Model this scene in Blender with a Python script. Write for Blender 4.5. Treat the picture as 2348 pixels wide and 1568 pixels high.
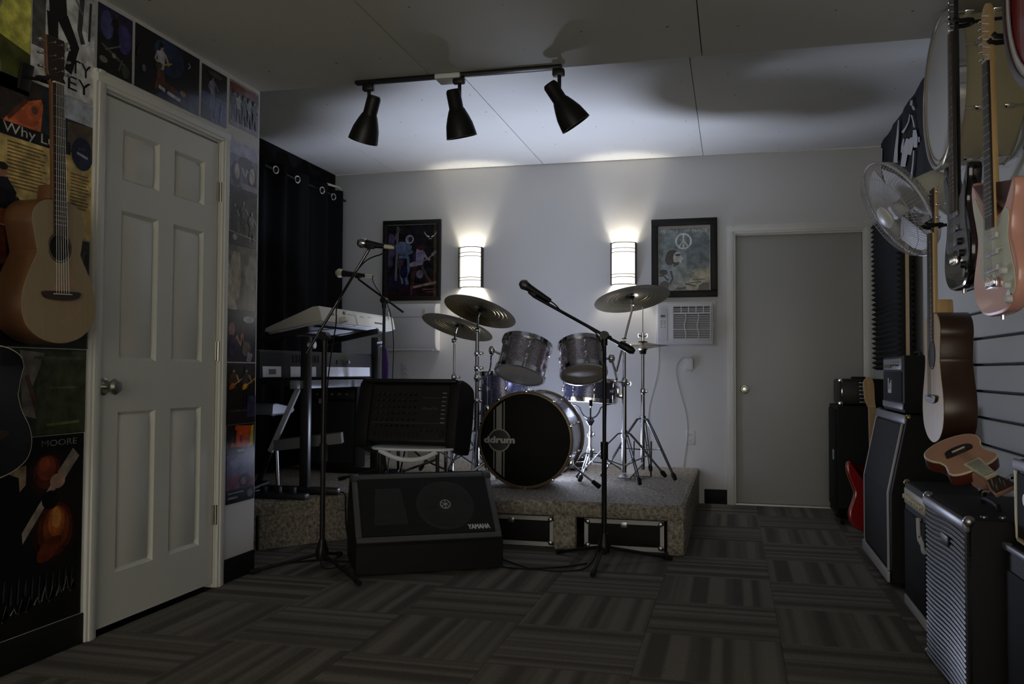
import bpy, bmesh, math, random
from mathutils import Matrix, Vector
for _o in list(bpy.data.objects): bpy.data.objects.remove(_o, do_unlink=True)
scene = bpy.context.scene
COL = scene.collection
rnd = random.Random(7)
PI = math.pi
R = math.radians

# ---------------------------------------------------------------- camera
F_PX, YAW, PITCH, ROLL, CAM_Z = 2026.5, .2451, .0326, .0049, 1.003
_fw = Vector((-math.sin(YAW)*math.cos(PITCH), math.cos(YAW)*math.cos(PITCH), math.sin(PITCH)))
_r0 = Vector((math.cos(YAW), math.sin(YAW), 0)); _u0 = _r0.cross(_fw)
_r = _r0*math.cos(ROLL) + _u0*math.sin(ROLL); _u = _u0*math.cos(ROLL) - _r0*math.sin(ROLL)
CAM = Vector((0, 0, CAM_Z))
cd = bpy.data.cameras.new('camera'); cam = bpy.data.objects.new('camera', cd); COL.objects.link(cam)
cd.sensor_width = 36; cd.lens = F_PX/2348*36; cd.clip_start = .05
m = Matrix.Identity(4)
for i in range(3):
    m[i][0], m[i][1], m[i][2], m[i][3] = _r[i], _u[i], -_fw[i], CAM[i]
cam.matrix_world = m
scene.camera = cam

# ---------------------------------------------------------------- world, light, exposure
w = bpy.data.worlds.new('room_world'); scene.world = w; w.use_nodes = True
w.node_tree.nodes['Background'].inputs[0].default_value = (1.0, .93, .78, 1)
w.node_tree.nodes['Background'].inputs[1].default_value = 2.15
vs = scene.view_settings
vs.view_transform = 'Standard'; vs.look = 'None'; vs.gamma = 1; vs.use_curve_mapping = False
vs.exposure = 0.15
SCONCE_W = 18.0        # bulb inside each wall sconce
SCONCE_GLOW = 2.0    # glass shade
FLOOR_LED_W = 205.0    # cool LED lamp standing on the stage behind the bass drum

# ---------------------------------------------------------------- pixel -> point in the room
def at(x, y, X=None, Y=None, Z=None):
    d = _fw + _r*((x-1174)/F_PX) - _u*((y-784)/F_PX)
    t = (X-CAM[0])/d[0] if X is not None else (Y-CAM[1])/d[1] if Y is not None else (Z-CAM[2])/d[2]
    return CAM + d*t

# ---------------------------------------------------------------- materials
def lin(c):
    c = c/255
    return c/12.92 if c <= .04045 else ((c+.055)/1.055)**2.4
def rgb(*c): return tuple(lin(v) for v in c)
M = {}
def mat(name, col, rough=.5, metal=0., noise=0., nscale=12., bump=0., bscale=150., coat=0., emit=0., ecol=None, spec=.5, stretch=None):
    mt = bpy.data.materials.new(name); mt.use_nodes = True; nt = mt.node_tree; b = nt.nodes['Principled BSDF']
    b.inputs['Roughness'].default_value = rough; b.inputs['Metallic'].default_value = metal
    b.inputs['Specular IOR Level'].default_value = spec; b.inputs['Coat Weight'].default_value = coat
    b.inputs['Base Color'].default_value = (*col, 1)
    L = nt.links.new
    tc = nt.nodes.new('ShaderNodeTexCoord'); src = tc.outputs['Object']
    if stretch:
        mp = nt.nodes.new('ShaderNodeMapping'); mp.inputs['Scale'].default_value = stretch; L(src, mp.inputs[0]); src = mp.outputs[0]
    if noise:
        n = nt.nodes.new('ShaderNodeTexNoise'); n.inputs['Scale'].default_value = nscale; n.inputs['Detail'].default_value = 4; L(src, n.inputs['Vector'])
        mx = nt.nodes.new('ShaderNodeMix'); mx.data_type = 'RGBA'
        mx.inputs[6].default_value = (*[max(0, c*(1-noise)) for c in col], 1); mx.inputs[7].default_value = (*[min(1, c*(1+noise)) for c in col], 1)
        L(n.outputs[0], mx.inputs[0]); L(mx.outputs[2], b.inputs['Base Color'])
    if bump:
        n2 = nt.nodes.new('ShaderNodeTexNoise'); n2.inputs['Scale'].default_value = bscale; n2.inputs['Detail'].default_value = 3; L(src, n2.inputs['Vector'])
        bp = nt.nodes.new('ShaderNodeBump'); bp.inputs['Strength'].default_value = bump; bp.inputs['Distance'].default_value = .004
        L(n2.outputs[0], bp.inputs['Height']); L(bp.outputs[0], b.inputs['Normal'])
    if emit:
        b.inputs['Emission Color'].default_value = (*(ecol or col), 1); b.inputs['Emission Strength'].default_value = emit
    M[name] = mt
    return mt

mat('paint_wall', (.66, .66, .655), .6, noise=.03, nscale=3, bump=.08, bscale=250)
mat('paint_grey', (.62, .62, .59), .5, noise=.03, nscale=3, bump=.06)
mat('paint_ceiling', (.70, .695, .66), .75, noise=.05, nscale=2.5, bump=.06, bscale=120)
mat('ceiling_front_shade', (.57, .56, .51), .8, noise=.06, nscale=2.5, bump=.06, bscale=120)  # ceiling colour darkened and warmed: the front half's shade is put into it
mat('paint_trim', (.72, .72, .68), .4, noise=.03, nscale=5)
mat('paint_door', (.70, .70, .655), .42, noise=.03, nscale=4, bump=.05, bscale=60, stretch=(1, 1, .12))
mat('paint_door_grey', (.40, .40, .375), .45, noise=.04, nscale=4)
mat('black_cloth', (.007, .007, .008), .95, spec=.1, noise=.3, nscale=40, bump=.2, bscale=900)
mat('black_wall', (.010, .010, .011), .95, spec=.1)
mat('black_rubber', (.010, .010, .010), .6, spec=.2)
mat('black_plastic', (.013, .013, .013), .45, spec=.25, bump=.05, bscale=700)
mat('black_metal', (.010, .010, .010), .38, spec=.3)
mat('black_gloss', (.008, .008, .009), .12, coat=.5)
mat('black_tolex', (.010, .010, .011), .6, spec=.2, bump=.35, bscale=600)
mat('black_grille', (.013, .013, .014), .8, spec=.15, noise=.35, nscale=400)
mat('grey_grille', (.030, .030, .034), .8, spec=.2, noise=.35, nscale=300)
mat('dark_mesh', (.03, .03, .03), .5, metal=.3, noise=.4, nscale=500)
mat('grey_metal', (.10, .10, .105), .4, metal=.7)
mat('chrome', (.78, .78, .80), .12, metal=1.)
mat('dark_chrome', (.26, .26, .275), .2, metal=1.)
mat('charcoal', (.028, .028, .032), .5, spec=.3)
mat('leaf_print', (.40, .25, .14), .45)
mat('wood_amber', (.52, .34, .14), .4, noise=.15, nscale=8, stretch=(10, .6, 1))
mat('steel', (.45, .45, .45), .35, metal=1.)
mat('brass', (.45, .33, .14), .35, metal=1.)
mat('satin_nickel', (.55, .54, .50), .25, metal=1.)
mat('bronze_cymbal', (.135, .115, .070), .36, metal=1., noise=.25, nscale=9)
mat('white_plastic', (.66, .66, .67), .4)
mat('ivory_plastic', (.60, .58, .50), .45, noise=.04, nscale=10)
mat('pale_underside', (.82, .84, .90), .4)
mat('grey_plastic', (.07, .07, .075), .45)
mat('silver_plastic', (.20, .20, .22), .4, metal=.3)
mat('drum_head', (.60, .60, .60), .45, noise=.04, nscale=8)
mat('drum_head_smoky', (.26, .22, .17), .6, noise=.12, nscale=7)
mat('drum_head_black', (.004, .004, .004), .6, spec=.15)
mat('wood_maple', (.55, .36, .16), .35, noise=.2, nscale=6, stretch=(8, 1, 8))
mat('wood_spruce', (.33, .25, .145), .4, noise=.12, nscale=10, stretch=(10, .6, 1))
mat('wood_mahogany', (.115, .052, .024), .3, noise=.35, nscale=5, stretch=(1, 1, 4))
mat('wood_rosewood', (.035, .02, .013), .45, noise=.3, nscale=12)
mat('wood_dark_side', (.045, .02, .013), .3, noise=.3, nscale=6)
mat('wood_hoop', (.13, .085, .04), .3, noise=.2, nscale=8)
mat('wood_lath', (.62, .47, .27), .6, noise=.1, nscale=10)
mat('pink_paint', (.78, .40, .33), .25, coat=.5)
mat('mint_plastic', (.62, .64, .50), .35)
mat('red_paint', (.32, .012, .014), .2, coat=.5)
mat('cream_shell', (.50, .44, .29), .35, noise=.08, nscale=4)
mat('uke_top', (.42, .23, .16), .45, noise=.15, nscale=9)
mat('uke_side', (.10, .022, .014), .3)
mat('bone', (.68, .62, .46), .4)
mat('foam', (.018, .018, .02), .95, noise=.2, nscale=80)
mat('banner_cloth', (.010, .010, .016), .85)
mat('purple_cloth', (.05, .018, .11), .85)
mat('lug_blue', (.04, .045, .09), .4)
mat('lcd', (.02, .02, .022), .2)
mat('glass_shade', (.9, .88, .82), .35, emit=SCONCE_GLOW, ecol=(1.0, .92, .74))
mat('led_lens', (.8, .85, 1.), .3, emit=2.0, ecol=(.72, .82, 1.))
mat('woofer_cone', (.055, .055, .058), .6)
mat('tan_plate', (.42, .38, .28), .6)
mat('print_white', (.55, .55, .56), .5)
mat('tweed_panel', (.42, .36, .20), .5, noise=.2, nscale=60)
mat('pale_strip', (.45, .45, .47), .45)
mat('picture_glass', (.9, .9, .9), .05)

def sparkle(name, c1, c2, rough=.25):
    mt = mat(name, c1, rough, metal=.75, coat=.4); nt = mt.node_tree; b = nt.nodes['Principled BSDF']
    tc = nt.nodes.new('ShaderNodeTexCoord'); vo = nt.nodes.new('ShaderNodeTexVoronoi'); vo.inputs['Scale'].default_value = 260
    nt.links.new(tc.outputs['Object'], vo.inputs['Vector'])
    sp = nt.nodes.new('ShaderNodeSeparateColor'); nt.links.new(vo.outputs['Color'], sp.inputs[0])
    mx = nt.nodes.new('ShaderNodeMix'); mx.data_type = 'RGBA'; mx.inputs[6].default_value = (*c1, 1); mx.inputs[7].default_value = (*c2, 1)
    nt.links.new(sp.outputs[0], mx.inputs[0]); nt.links.new(mx.outputs[2], b.inputs['Base Color'])
sparkle('sparkle_grey', (.14, .125, .145), (.66, .60, .62), .26)
sparkle('sparkle_blue', (.035, .037, .075), (.22, .23, .36), .35)
sparkle('sparkle_silver', (.22, .22, .28), (.68, .68, .75), .35)

def carpet(name, c1, c2, scale, bump, dist):
    mt = mat(name, c1, .95, spec=.1); nt = mt.node_tree; b = nt.nodes['Principled BSDF']; L = nt.links.new
    tc = nt.nodes.new('ShaderNodeTexCoord')
    n = nt.nodes.new('ShaderNodeTexNoise'); n.inputs['Scale'].default_value = scale; n.inputs['Detail'].default_value = 5; n.inputs['Roughness'].default_value = .7
    L(tc.outputs['Object'], n.inputs['Vector'])
    cr = nt.nodes.new('ShaderNodeValToRGB'); cr.color_ramp.elements[0].position = .36; cr.color_ramp.elements[1].position = .66
    cr.color_ramp.elements[0].color = (*c1, 1); cr.color_ramp.elements[1].color = (*c2, 1)
    L(n.outputs[0], cr.inputs[0]); L(cr.outputs[0], b.inputs['Base Color'])
    bp = nt.nodes.new('ShaderNodeBump'); bp.inputs['Strength'].default_value = bump; bp.inputs['Distance'].default_value = dist
    L(n.outputs[0], bp.inputs['Height']); L(bp.outputs[0], b.inputs['Normal'])
carpet('stage_carpet', (.17, .145, .115), (.64, .585, .50), 55, 1., .02)

def tile_mat():
    mt = mat('carpet_tile', (.05, .045, .04), .95, spec=.1); nt = mt.node_tree; b = nt.nodes['Principled BSDF']; L = nt.links.new
    tc = nt.nodes.new('ShaderNodeTexCoord'); oi = nt.nodes.new('ShaderNodeObjectInfo')
    sx = nt.nodes.new('ShaderNodeSeparateXYZ'); L(tc.outputs['Object'], sx.inputs[0])
    mu = nt.nodes.new('ShaderNodeMath'); mu.operation = 'MULTIPLY'; mu.inputs[1].default_value = 13.; L(sx.outputs['X'], mu.inputs[0])
    ad = nt.nodes.new('ShaderNodeMath'); ad.operation = 'MULTIPLY_ADD'; ad.inputs[1].default_value = 37.; L(oi.outputs['Random'], ad.inputs[0]); L(mu.outputs[0], ad.inputs[2])
    wn = nt.nodes.new('ShaderNodeTexNoise'); wn.noise_dimensions = '1D'; wn.inputs['Scale'].default_value = 1.; wn.inputs['Detail'].default_value = 1.5; L(ad.outputs[0], wn.inputs['W'])
    cr = nt.nodes.new('ShaderNodeValToRGB'); e = cr.color_ramp.elements
    e[0].position = .38; e[0].color = (.095, .087, .077, 1); e[1].position = .62; e[1].color = (.185, .170, .148, 1)
    L(wn.outputs[0], cr.inputs[0])
    n = nt.nodes.new('ShaderNodeTexNoise'); n.inputs['Scale'].default_value = 160; n.inputs['Detail'].default_value = 3; L(tc.outputs['Object'], n.inputs['Vector'])
    mr = nt.nodes.new('ShaderNodeMapRange'); mr.inputs['To Min'].default_value = .55; mr.inputs['To Max'].default_value = 1.45; L(n.outputs[0], mr.inputs[0])
    mx = nt.nodes.new('ShaderNodeVectorMath'); mx.operation = 'SCALE'; L(cr.outputs[0], mx.inputs[0]); L(mr.outputs[0], mx.inputs['Scale'])
    L(mx.outputs[0], b.inputs['Base Color'])
    bp = nt.nodes.new('ShaderNodeBump'); bp.inputs['Strength'].default_value = .5; bp.inputs['Distance'].default_value = .004; L(n.outputs[0], bp.inputs['Height']); L(bp.outputs[0], b.inputs['Normal'])
tile_mat()

def print_mat(name, rough, amount):
    mt = mat(name, (.5, .5, .5), rough); nt = mt.node_tree; b = nt.nodes['Principled BSDF']; L = nt.links.new
    a = nt.nodes.new('ShaderNodeAttribute'); a.attribute_name = 'Col'
    tc = nt.nodes.new('ShaderNodeTexCoord'); n = nt.nodes.new('ShaderNodeTexNoise'); n.inputs['Scale'].default_value = 22; n.inputs['Detail'].default_value = 5; L(tc.outputs['Object'], n.inputs['Vector'])
    mr = nt.nodes.new('ShaderNodeMapRange'); mr.inputs['From Min'].default_value = .3; mr.inputs['From Max'].default_value = .7
    mr.inputs['To Min'].default_value = 1-amount; mr.inputs['To Max'].default_value = 1+amount; L(n.outputs[0], mr.inputs[0])
    mx = nt.nodes.new('ShaderNodeVectorMath'); mx.operation = 'SCALE'; L(a.outputs['Color'], mx.inputs[0]); L(mr.outputs[0], mx.inputs['Scale'])
    L(mx.outputs[0], b.inputs['Base Color'])
print_mat('print_glossy', .22, .45)
print_mat('print_matte', .5, .12)
print_mat('print_flat', .4, .0)

# ---------------------------------------------------------------- mesh building
def frame(o, ex, ey, ez):
    m = Matrix.Identity(4)
    for i in range(3): m[i][0], m[i][1], m[i][2], m[i][3] = ex[i], ey[i], ez[i], o[i]
    return m
def LWF(x, y, z): return frame((x, y, z), (0, 1, 0), (0, 0, 1), (1, 0, 0))      # on a wall that faces +X
def BWF(x, y, z): return frame((x, y, z), (1, 0, 0), (0, 0, 1), (0, -1, 0))     # on a wall that faces -Y
def RWF(x, y, z): return frame((x, y, z), (0, -1, 0), (0, 0, 1), (-1, 0, 0))    # on a wall that faces -X
def axis_frame(o, n, up=(0, 0, 1)):                                              # local z along n
    n = Vector(n).normalized(); up = Vector(up)
    if abs(n.dot(up.normalized())) > .98: up = Vector((0, 1, 0))
    ex = up.cross(n).normalized(); ey = n.cross(ex)
    return frame(o, ex, ey, n)
def T(x, y, z): return Matrix.Translation((x, y, z))
def RZ(a): return Matrix.Rotation(a, 4, 'Z')
def RX(a): return Matrix.Rotation(a, 4, 'X')
def RY(a): return Matrix.Rotation(a, 4, 'Y')
_rb = {}
class MB:
    def __init__(s): s.v, s.f, s.sm, s.mi, s.c = [], [], [], [], []
    def add(s, vs, fs, m=None, smooth=False, mi=0, col=(1, 1, 1)):
        o = len(s.v)
        for p in vs:
            p = Vector(p); s.v.append(tuple(m @ p if m is not None else p))
        for f in fs:
            s.f.append(tuple(i+o for i in f)); s.sm.append(smooth); s.mi.append(mi); s.c.append(col)
        return s
    def box(s, c, d, m=None, bev=0., seg=2, **k):
        if not bev:
            x, y, z = d[0]/2, d[1]/2, d[2]/2
            vs = [(c[0]+i*x, c[1]+j*y, c[2]+l*z) for i in (-1, 1) for j in (-1, 1) for l in (-1, 1)]
            return s.add(vs, [(0, 1, 3, 2), (4, 6, 7, 5), (0, 4, 5, 1), (2, 3, 7, 6), (0, 2, 6, 4), (1, 5, 7, 3)], m, **k)
        key = (round(d[0], 4), round(d[1], 4), round(d[2], 4), bev, seg)
        if key not in _rb:
            bm = bmesh.new(); bmesh.ops.create_cube(bm, size=1); bmesh.ops.scale(bm, vec=d, verts=bm.verts)
            bmesh.ops.bevel(bm, geom=bm.edges[:], offset=bev, segments=seg, profile=.5, affect='EDGES')
            bm.verts.index_update(); _rb[key] = ([tuple(v.co) for v in bm.verts], [tuple(v.index for v in f.verts) for f in bm.faces]); bm.free()
        vs, fs = _rb[key]
        k.setdefault('smooth', True)
        return s.add([(v[0]+c[0], v[1]+c[1], v[2]+c[2]) for v in vs], fs, m, **k)
    def lathe(s, prof, n=24, m=None, a0=0., a1=2*PI, smooth=True, **k):
        full = abs(a1-a0-2*PI) < 1e-6; cnt = n if full else n+1
        vs, fs, rings = [], [], []
        for r, z in prof:
            if r < 1e-7: rings.append([len(vs)]); vs.append((0, 0, z))
            else:
                rings.append(list(range(len(vs), len(vs)+cnt)))
                for i in range(cnt):
                    a = a0+(a1-a0)*i/n; vs.append((r*math.cos(a), r*math.sin(a), z))
        for A, B in zip(rings, rings[1:]):
            for i in range(n):
                j = (i+1) % cnt
                if len(A) == 1 and len(B) == 1: continue
                if len(A) == 1: fs.append((A[0], B[j], B[i]))
                elif len(B) == 1: fs.append((A[i], A[j], B[0]))
                else: fs.append((A[i], A[j], B[j], B[i]))
        return s.add(vs, fs, m, smooth=smooth, **k)
    def cyl(s, p0, p1, r0, r1=None, n=12, cap=True, m=None, **k):
        r1 = r0 if r1 is None else r1; p0, p1 = Vector(p0), Vector(p1)
        fr = axis_frame(p0, p1-p0); h = (p1-p0).length
        pr = ([(0, 0)] if cap else [])+[(r0, 0), (r1, h)]+([(0, h)] if cap else [])
        return s.lathe(pr, n, (m @ fr) if m is not None else fr, **k)
    def disc(s, c, n_, r, n=24, m=None, **k):
        fr = axis_frame(c, n_); fr = (m @ fr) if m is not None else fr
        return s.add([(r*math.cos(2*PI*i/n), r*math.sin(2*PI*i/n), 0) for i in range(n)], [tuple(range(n))], fr, **k)
    def sphere(s, c, r, n=12, m=None, sc=(1, 1, 1), **k):
        pr = [(r*math.sin(PI*i/n), -r*math.cos(PI*i/n)) for i in range(n+1)]; pr[0] = (0, -r); pr[-1] = (0, r)
        fr = T(*c) @ Matrix.Diagonal((*sc, 1))
        return s.lathe(pr, n*2, (m @ fr) if m is not None else fr, **k)
    def torus(s, c, nrm, R_, r, n=28, k_=8, m=None, **k):
        fr = axis_frame(c, nrm); fr = (m @ fr) if m is not None else fr
        vs, fs = [], []
        for i in range(n):
            a = 2*PI*i/n
            for j in range(k_):
                b = 2*PI*j/k_; q = R_+r*math.cos(b); vs.append((q*math.cos(a), q*math.sin(a), r*math.sin(b)))
        for i in range(n):
            for j in range(k_):
                fs.append((i*k_+j, ((i+1) % n)*k_+j, ((i+1) % n)*k_+(j+1) % k_, i*k_+(j+1) % k_))
        k.setdefault('smooth', True)
        return s.add(vs, fs, fr, **k)
    def tube(s, pts, r, n=8, m=None, smooth=True, sub=0, **k):
        P = [Vector(p) for p in pts]
        for _ in range(sub):                                        # Chaikin rounding
            Q = [P[0]]
            for a, b in zip(P, P[1:]): Q += [a*.75+b*.25, a*.25+b*.75]
            P = Q+[P[-1]]
        t0 = (P[1]-P[0]).normalized(); ref = Vector((0, 0, 1)) if abs(t0.z) < .9 else Vector((1, 0, 0))
        ex = ref.cross(t0).normalized(); vs, fs = [], []
        for i, p in enumerate(P):
            t = (P[min(i+1, len(P)-1)]-P[max(i-1, 0)]).normalized()
            ex = (ex-t*ex.dot(t)).normalized(); ey = t.cross(ex); rr = r[i] if isinstance(r, (list, tuple)) else r
            for j in range(n):
                a = 2*PI*j/n; vs.append(p+ex*(rr*math.cos(a))+ey*(rr*math.sin(a)))
        for i in range(len(P)-1):
            for j in range(n): fs.append((i*n+j, i*n+(j+1) % n, (i+1)*n+(j+1) % n, (i+1)*n+j))
        s.add(vs, fs, m, smooth=smooth, **k)
        return s.add([vs[i] for i in range(n)]+[vs[-n+i] for i in range(n)], [tuple(reversed(range(n))), tuple(range(n, 2*n))], m, **k)
    def prism(s, out, z0, z1, m=None, bev=0., smooth=True, **k):
        n = len(out)
        if bev:
            i_ = offset(out, -bev)
            rings = [(i_, z0), (offset(out, -bev*.3), z0+bev*.3), (out, z0+bev), (out, z1-bev), (offset(out, -bev*.3), z1-bev*.3), (i_, z1)]
        else: rings = [(out, z0), (out, z1)]
        vs = [(p[0], p[1], z) for o, z in rings for p in o]; fs = []
        for a in range(len(rings)-1):
            for i in range(n): fs.append((a*n+i, a*n+(i+1) % n, (a+1)*n+(i+1) % n, (a+1)*n+i))
        s.add(vs, fs, m, smooth=smooth, **k)
        l = len(vs)
        return s.add([vs[i] for i in range(n)]+[vs[l-n+i] for i in range(n)], [tuple(reversed(range(n))), tuple(range(n, 2*n))], m, **k)
    def beam(s, p0, p1, w_, h_, up=(0, 0, 1), m=None, **k):
        p0, p1 = Vector(p0), Vector(p1); fr = axis_frame(p0, p1-p0, up); fr = (m @ fr) if m is not None else fr
        return s.box((0, 0, (p1-p0).length/2), (w_, h_, (p1-p0).length), fr, **k)
    def mesh(s, name, mats, inv=None, colours=False):
        me = bpy.data.meshes.new(name)
        v = [tuple(inv @ Vector(p)) for p in s.v] if inv is not None else s.v
        me.from_pydata(v, [], s.f); me.polygons.foreach_set('use_smooth', s.sm)
        for mt in mats: me.materials.append(M[mt])
        if len(mats) > 1: me.polygons.foreach_set('material_index', s.mi)
        if colours:
            ca = me.color_attributes.new('Col', 'FLOAT_COLOR', 'CORNER'); buf = []
            for f, c in zip(s.f, s.c): buf += [*c, 1]*len(f)
            ca.data.foreach_set('color', buf)
        me.validate(); me.set_sharp_from_angle(angle=R(38)); me.update()
        return me
def offset(out, d):
    n = len(out); res = []
    ar = sum(out[i][0]*out[(i+1) % n][1]-out[(i+1) % n][0]*out[i][1] for i in range(n)); sg = 1 if ar > 0 else -1
    for i in range(n):
        a, b, c = Vector(out[i-1]), Vector(out[i]), Vector(out[(i+1) % n]); t = (c-a)
        if t.length < 1e-9: res.append(tuple(b)); continue
        t.normalize(); res.append((b[0]+sg*t[1]*d, b[1]-sg*t[0]*d))
    return res
RM = {}
def thing(name, label, cat, loc=(0, 0, 0), rz=0., group=None, mtx=None, kind=None):
    o = bpy.data.objects.new(name, None); COL.objects.link(o); o.empty_display_size = .05
    mt = mtx if mtx is not None else T(*loc) @ RZ(rz)
    o.matrix_world = mt; RM[o.name] = mt.copy()
    if kind: o['kind'] = kind
    if label: o['label'] = label
    if cat: o['category'] = cat
    if group: o['group'] = group
    return o
def P(root, name, mb, mats, world=False, label=None, kind=None, colours=False):
    """One part: a mesh object under root (root may be a part itself). Vertices are in root's frame, or in the room's when world."""
    mats = [mats] if isinstance(mats, str) else mats
    inv = RM[root.name].inverted() if (world and root) else None
    o = bpy.data.objects.new(name, mb.mesh(name, mats, inv, colours)); COL.objects.link(o)
    if root: o.parent = root; RM[o.name] = RM[root.name]
    else: RM[o.name] = Matrix.Identity(4)
    if label: o['label'] = label
    if kind: o['kind'] = kind
    return o
def one(name, mb, mats, label, cat, mtx=None, group=None, colours=False, kind=None):
    """A thing that is a single mesh."""
    mats = [mats] if isinstance(mats, str) else mats
    o = bpy.data.objects.new(name, mb.mesh(name, mats, None, colours)); COL.objects.link(o)
    if mtx is not None: o.matrix_world = mtx
    RM[o.name] = mtx.copy() if mtx is not None else Matrix.Identity(4)
    if label: o['label'] = label
    if cat: o['category'] = cat
    if group: o['group'] = group
    if kind: o['kind'] = kind
    return o
def copy_part(o, parent, m=None):
    c = o.copy(); COL.objects.link(c); c.parent = parent; RM[c.name] = RM[parent.name]
    if m is not None: c.matrix_local = m
    return c
def base_of(vs_mb, world=True):
    xs = [p[0] for p in vs_mb.v]; ys = [p[1] for p in vs_mb.v]; zs = [p[2] for p in vs_mb.v]
    return ((min(xs)+max(xs))/2, (min(ys)+max(ys))/2, min(zs))
def recentre(o):
    """Put a single-mesh thing's origin at its base."""
    vs = [v.co for v in o.data.vertices]; c = Vector(((min(v.x for v in vs)+max(v.x for v in vs))/2, (min(v.y for v in vs)+max(v.y for v in vs))/2, min(v.z for v in vs)))
    o.data.transform(T(*-c)); o.matrix_world = o.matrix_world @ T(*c)
    return o
_tx = {}
def text(s, h, bold=False):
    """Letters as flat polygons: (verts, faces, width), cap height about h, origin at the left of the base line."""
    key = s
    if key not in _tx:
        cu = bpy.data.curves.new('lettering', 'FONT'); cu.body = s; cu.size = 1; cu.resolution_u = 3
        ob = bpy.data.objects.new('lettering', cu); COL.objects.link(ob)
        bpy.context.view_layer.update()
        me = bpy.data.meshes.new_from_object(ob.evaluated_get(bpy.context.evaluated_depsgraph_get()))
        _tx[key] = ([tuple(v.co) for v in me.vertices], [tuple(p.vertices) for p in me.polygons])
        bpy.data.objects.remove(ob, do_unlink=True); bpy.data.curves.remove(cu); bpy.data.meshes.remove(me)
    vs, fs = _tx[key]; k = h/.69
    x0 = min(v[0] for v in vs); x1 = max(v[0] for v in vs)
    return [((v[0]-x0)*k, v[1]*k, 0) for v in vs], fs, (x1-x0)*k

class Print:
    """Flat print on a sheet w x h metres; positions in 0..1, layers a fraction of a millimetre apart."""
    def __init__(s, w_, h_, bg, t=.0015):
        s.w, s.h, s.z = w_, h_, t; s.mb = MB(); s.mb.box((w_/2, h_/2, t/2), (w_, h_, t), col=rgb(*bg))
    def raw(s, pts, c):
        s.z += .00012
        a = sum(pts[i][0]*pts[(i+1) % len(pts)][1]-pts[(i+1) % len(pts)][0]*pts[i][1] for i in range(len(pts)))
        if a < 0: pts = pts[::-1]
        s.mb.add([(min(max(p[0], 0), s.w), min(max(p[1], 0), s.h), s.z) for p in pts], [tuple(range(len(pts)))], col=rgb(*c)); return s
    def poly(s, pts, c): return s.raw([(x*s.w, y*s.h) for x, y in pts], c)
    def rect(s, x0, y0, x1, y1, c): return s.poly([(x0, y0), (x1, y0), (x1, y1), (x0, y1)], c)
    def ell(s, cx, cy, rx, ry, c, rot=0., n=18):
        out = []
        for i in range(n):
            a = 2*PI*i/n; x, y = rx*s.w*math.cos(a), ry*s.h*math.sin(a)
            out.append((cx*s.w+x*math.cos(rot)-y*math.sin(rot), cy*s.h+x*math.sin(rot)+y*math.cos(rot)))
        return s.raw(out, c)
    def line(s, pts, wd, c, wd1=None):
        wd *= s.w; wd1 = wd if wd1 is None else wd1*s.w; p = [Vector((x*s.w, y*s.h)) for x, y in pts]; l, r = [], []
        for i, q in enumerate(p):
            t = (p[min(i+1, len(p)-1)]-p[max(i-1, 0)]).normalized(); k = (wd+(wd1-wd)*i/max(1, len(p)-1))/2
            l.append((q[0]-t[1]*k, q[1]+t[0]*k)); r.append((q[0]+t[1]*k, q[1]-t[0]*k))
        return s.raw(l+r[::-1], c)
    def ring(s, cx, cy, r, wd, c, n=26):
        for i in range(n):
            a, b = 2*PI*i/n, 2*PI*(i+1)/n; o, q = (r+wd/2)*s.w, (r-wd/2)*s.w
            s.z -= .00012 if i else 0
            s.raw([(cx*s.w+o*math.cos(a), cy*s.h+o*math.sin(a)), (cx*s.w+o*math.cos(b), cy*s.h+o*math.sin(b)), (cx*s.w+q*math.cos(b), cy*s.h+q*math.sin(b)), (cx*s.w+q*math.cos(a), cy*s.h+q*math.sin(a))], c)
        return s
    def text(s, t, x, y, h, c, wide=None, slant=0.):
        vs, fs, wd = text(t, h*s.h); k = (wide*s.w/wd) if wide else 1; s.z += .00012
        s.mb.add([(x*s.w+v[0]*k+slant*v[1], y*s.h+v[1], s.z) for v in vs], fs, col=rgb(*c)); return s
    def figure(s, x, y, hh, skin, top, legs, lean=0., guitar=None, hair=None):
        """A generic standing musician, feet at x,y, hh tall (in units of the sheet's height)."""
        a = s.h/s.w
        q = lambda u, v: (x+(u+lean*v)*hh*a, y+v*hh)
        s.line([q(-.12, 0), q(-.07, .25), q(-.03, .48)], .09*hh*a, legs, .13*hh*a); s.line([q(.14, 0), q(.09, .25), q(.04, .48)], .09*hh*a, legs, .13*hh*a)
        s.poly([q(-.10, .45), q(.10, .45), q(.14, .80), q(.05, .86), q(-.05, .86), q(-.14, .80)], top)
        s.line([q(-.13, .79), q(-.20, .62), q(-.04, .52)], .06*hh*a, top); s.line([q(.13, .79), q(.22, .66), q(.26, .60)], .06*hh*a, skin)
        s.ell(*q(0, .93), .055*hh*a, .07*hh, skin)
        if hair: s.ell(*q(-.02, .96), .07*hh*a, .06*hh, hair); s.line([q(-.06, .95), q(-.08, .82)], .05*hh*a, hair)
        if guitar:
            s.line([q(.0, .53), q(.36, .68)], .035*hh*a, (190, 150, 100)); s.ell(*q(-.08, .50), .13*hh*a, .07*hh, guitar, rot=.4); s.line([q(.36, .68), q(.44, .71)], .06*hh*a, guitar)
        return s
    def obj(s, name, label, mtx, cat='poster', group=None, m_='print_glossy'):
        return one(name, s.mb, m_, label, cat, mtx, group, colours=True)

# ================================================================ the room
XL, YE, XC, YB, XR, ZF, ZR, Y0 = -2.32, 3.99, -3.30, 6.93, 1.06, 2.41, 2.67, -2.6
ZS = .27                                                            # top of the stage
def struct(name, mb, mats): return one(name, mb, mats, None, None, kind='structure')

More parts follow.
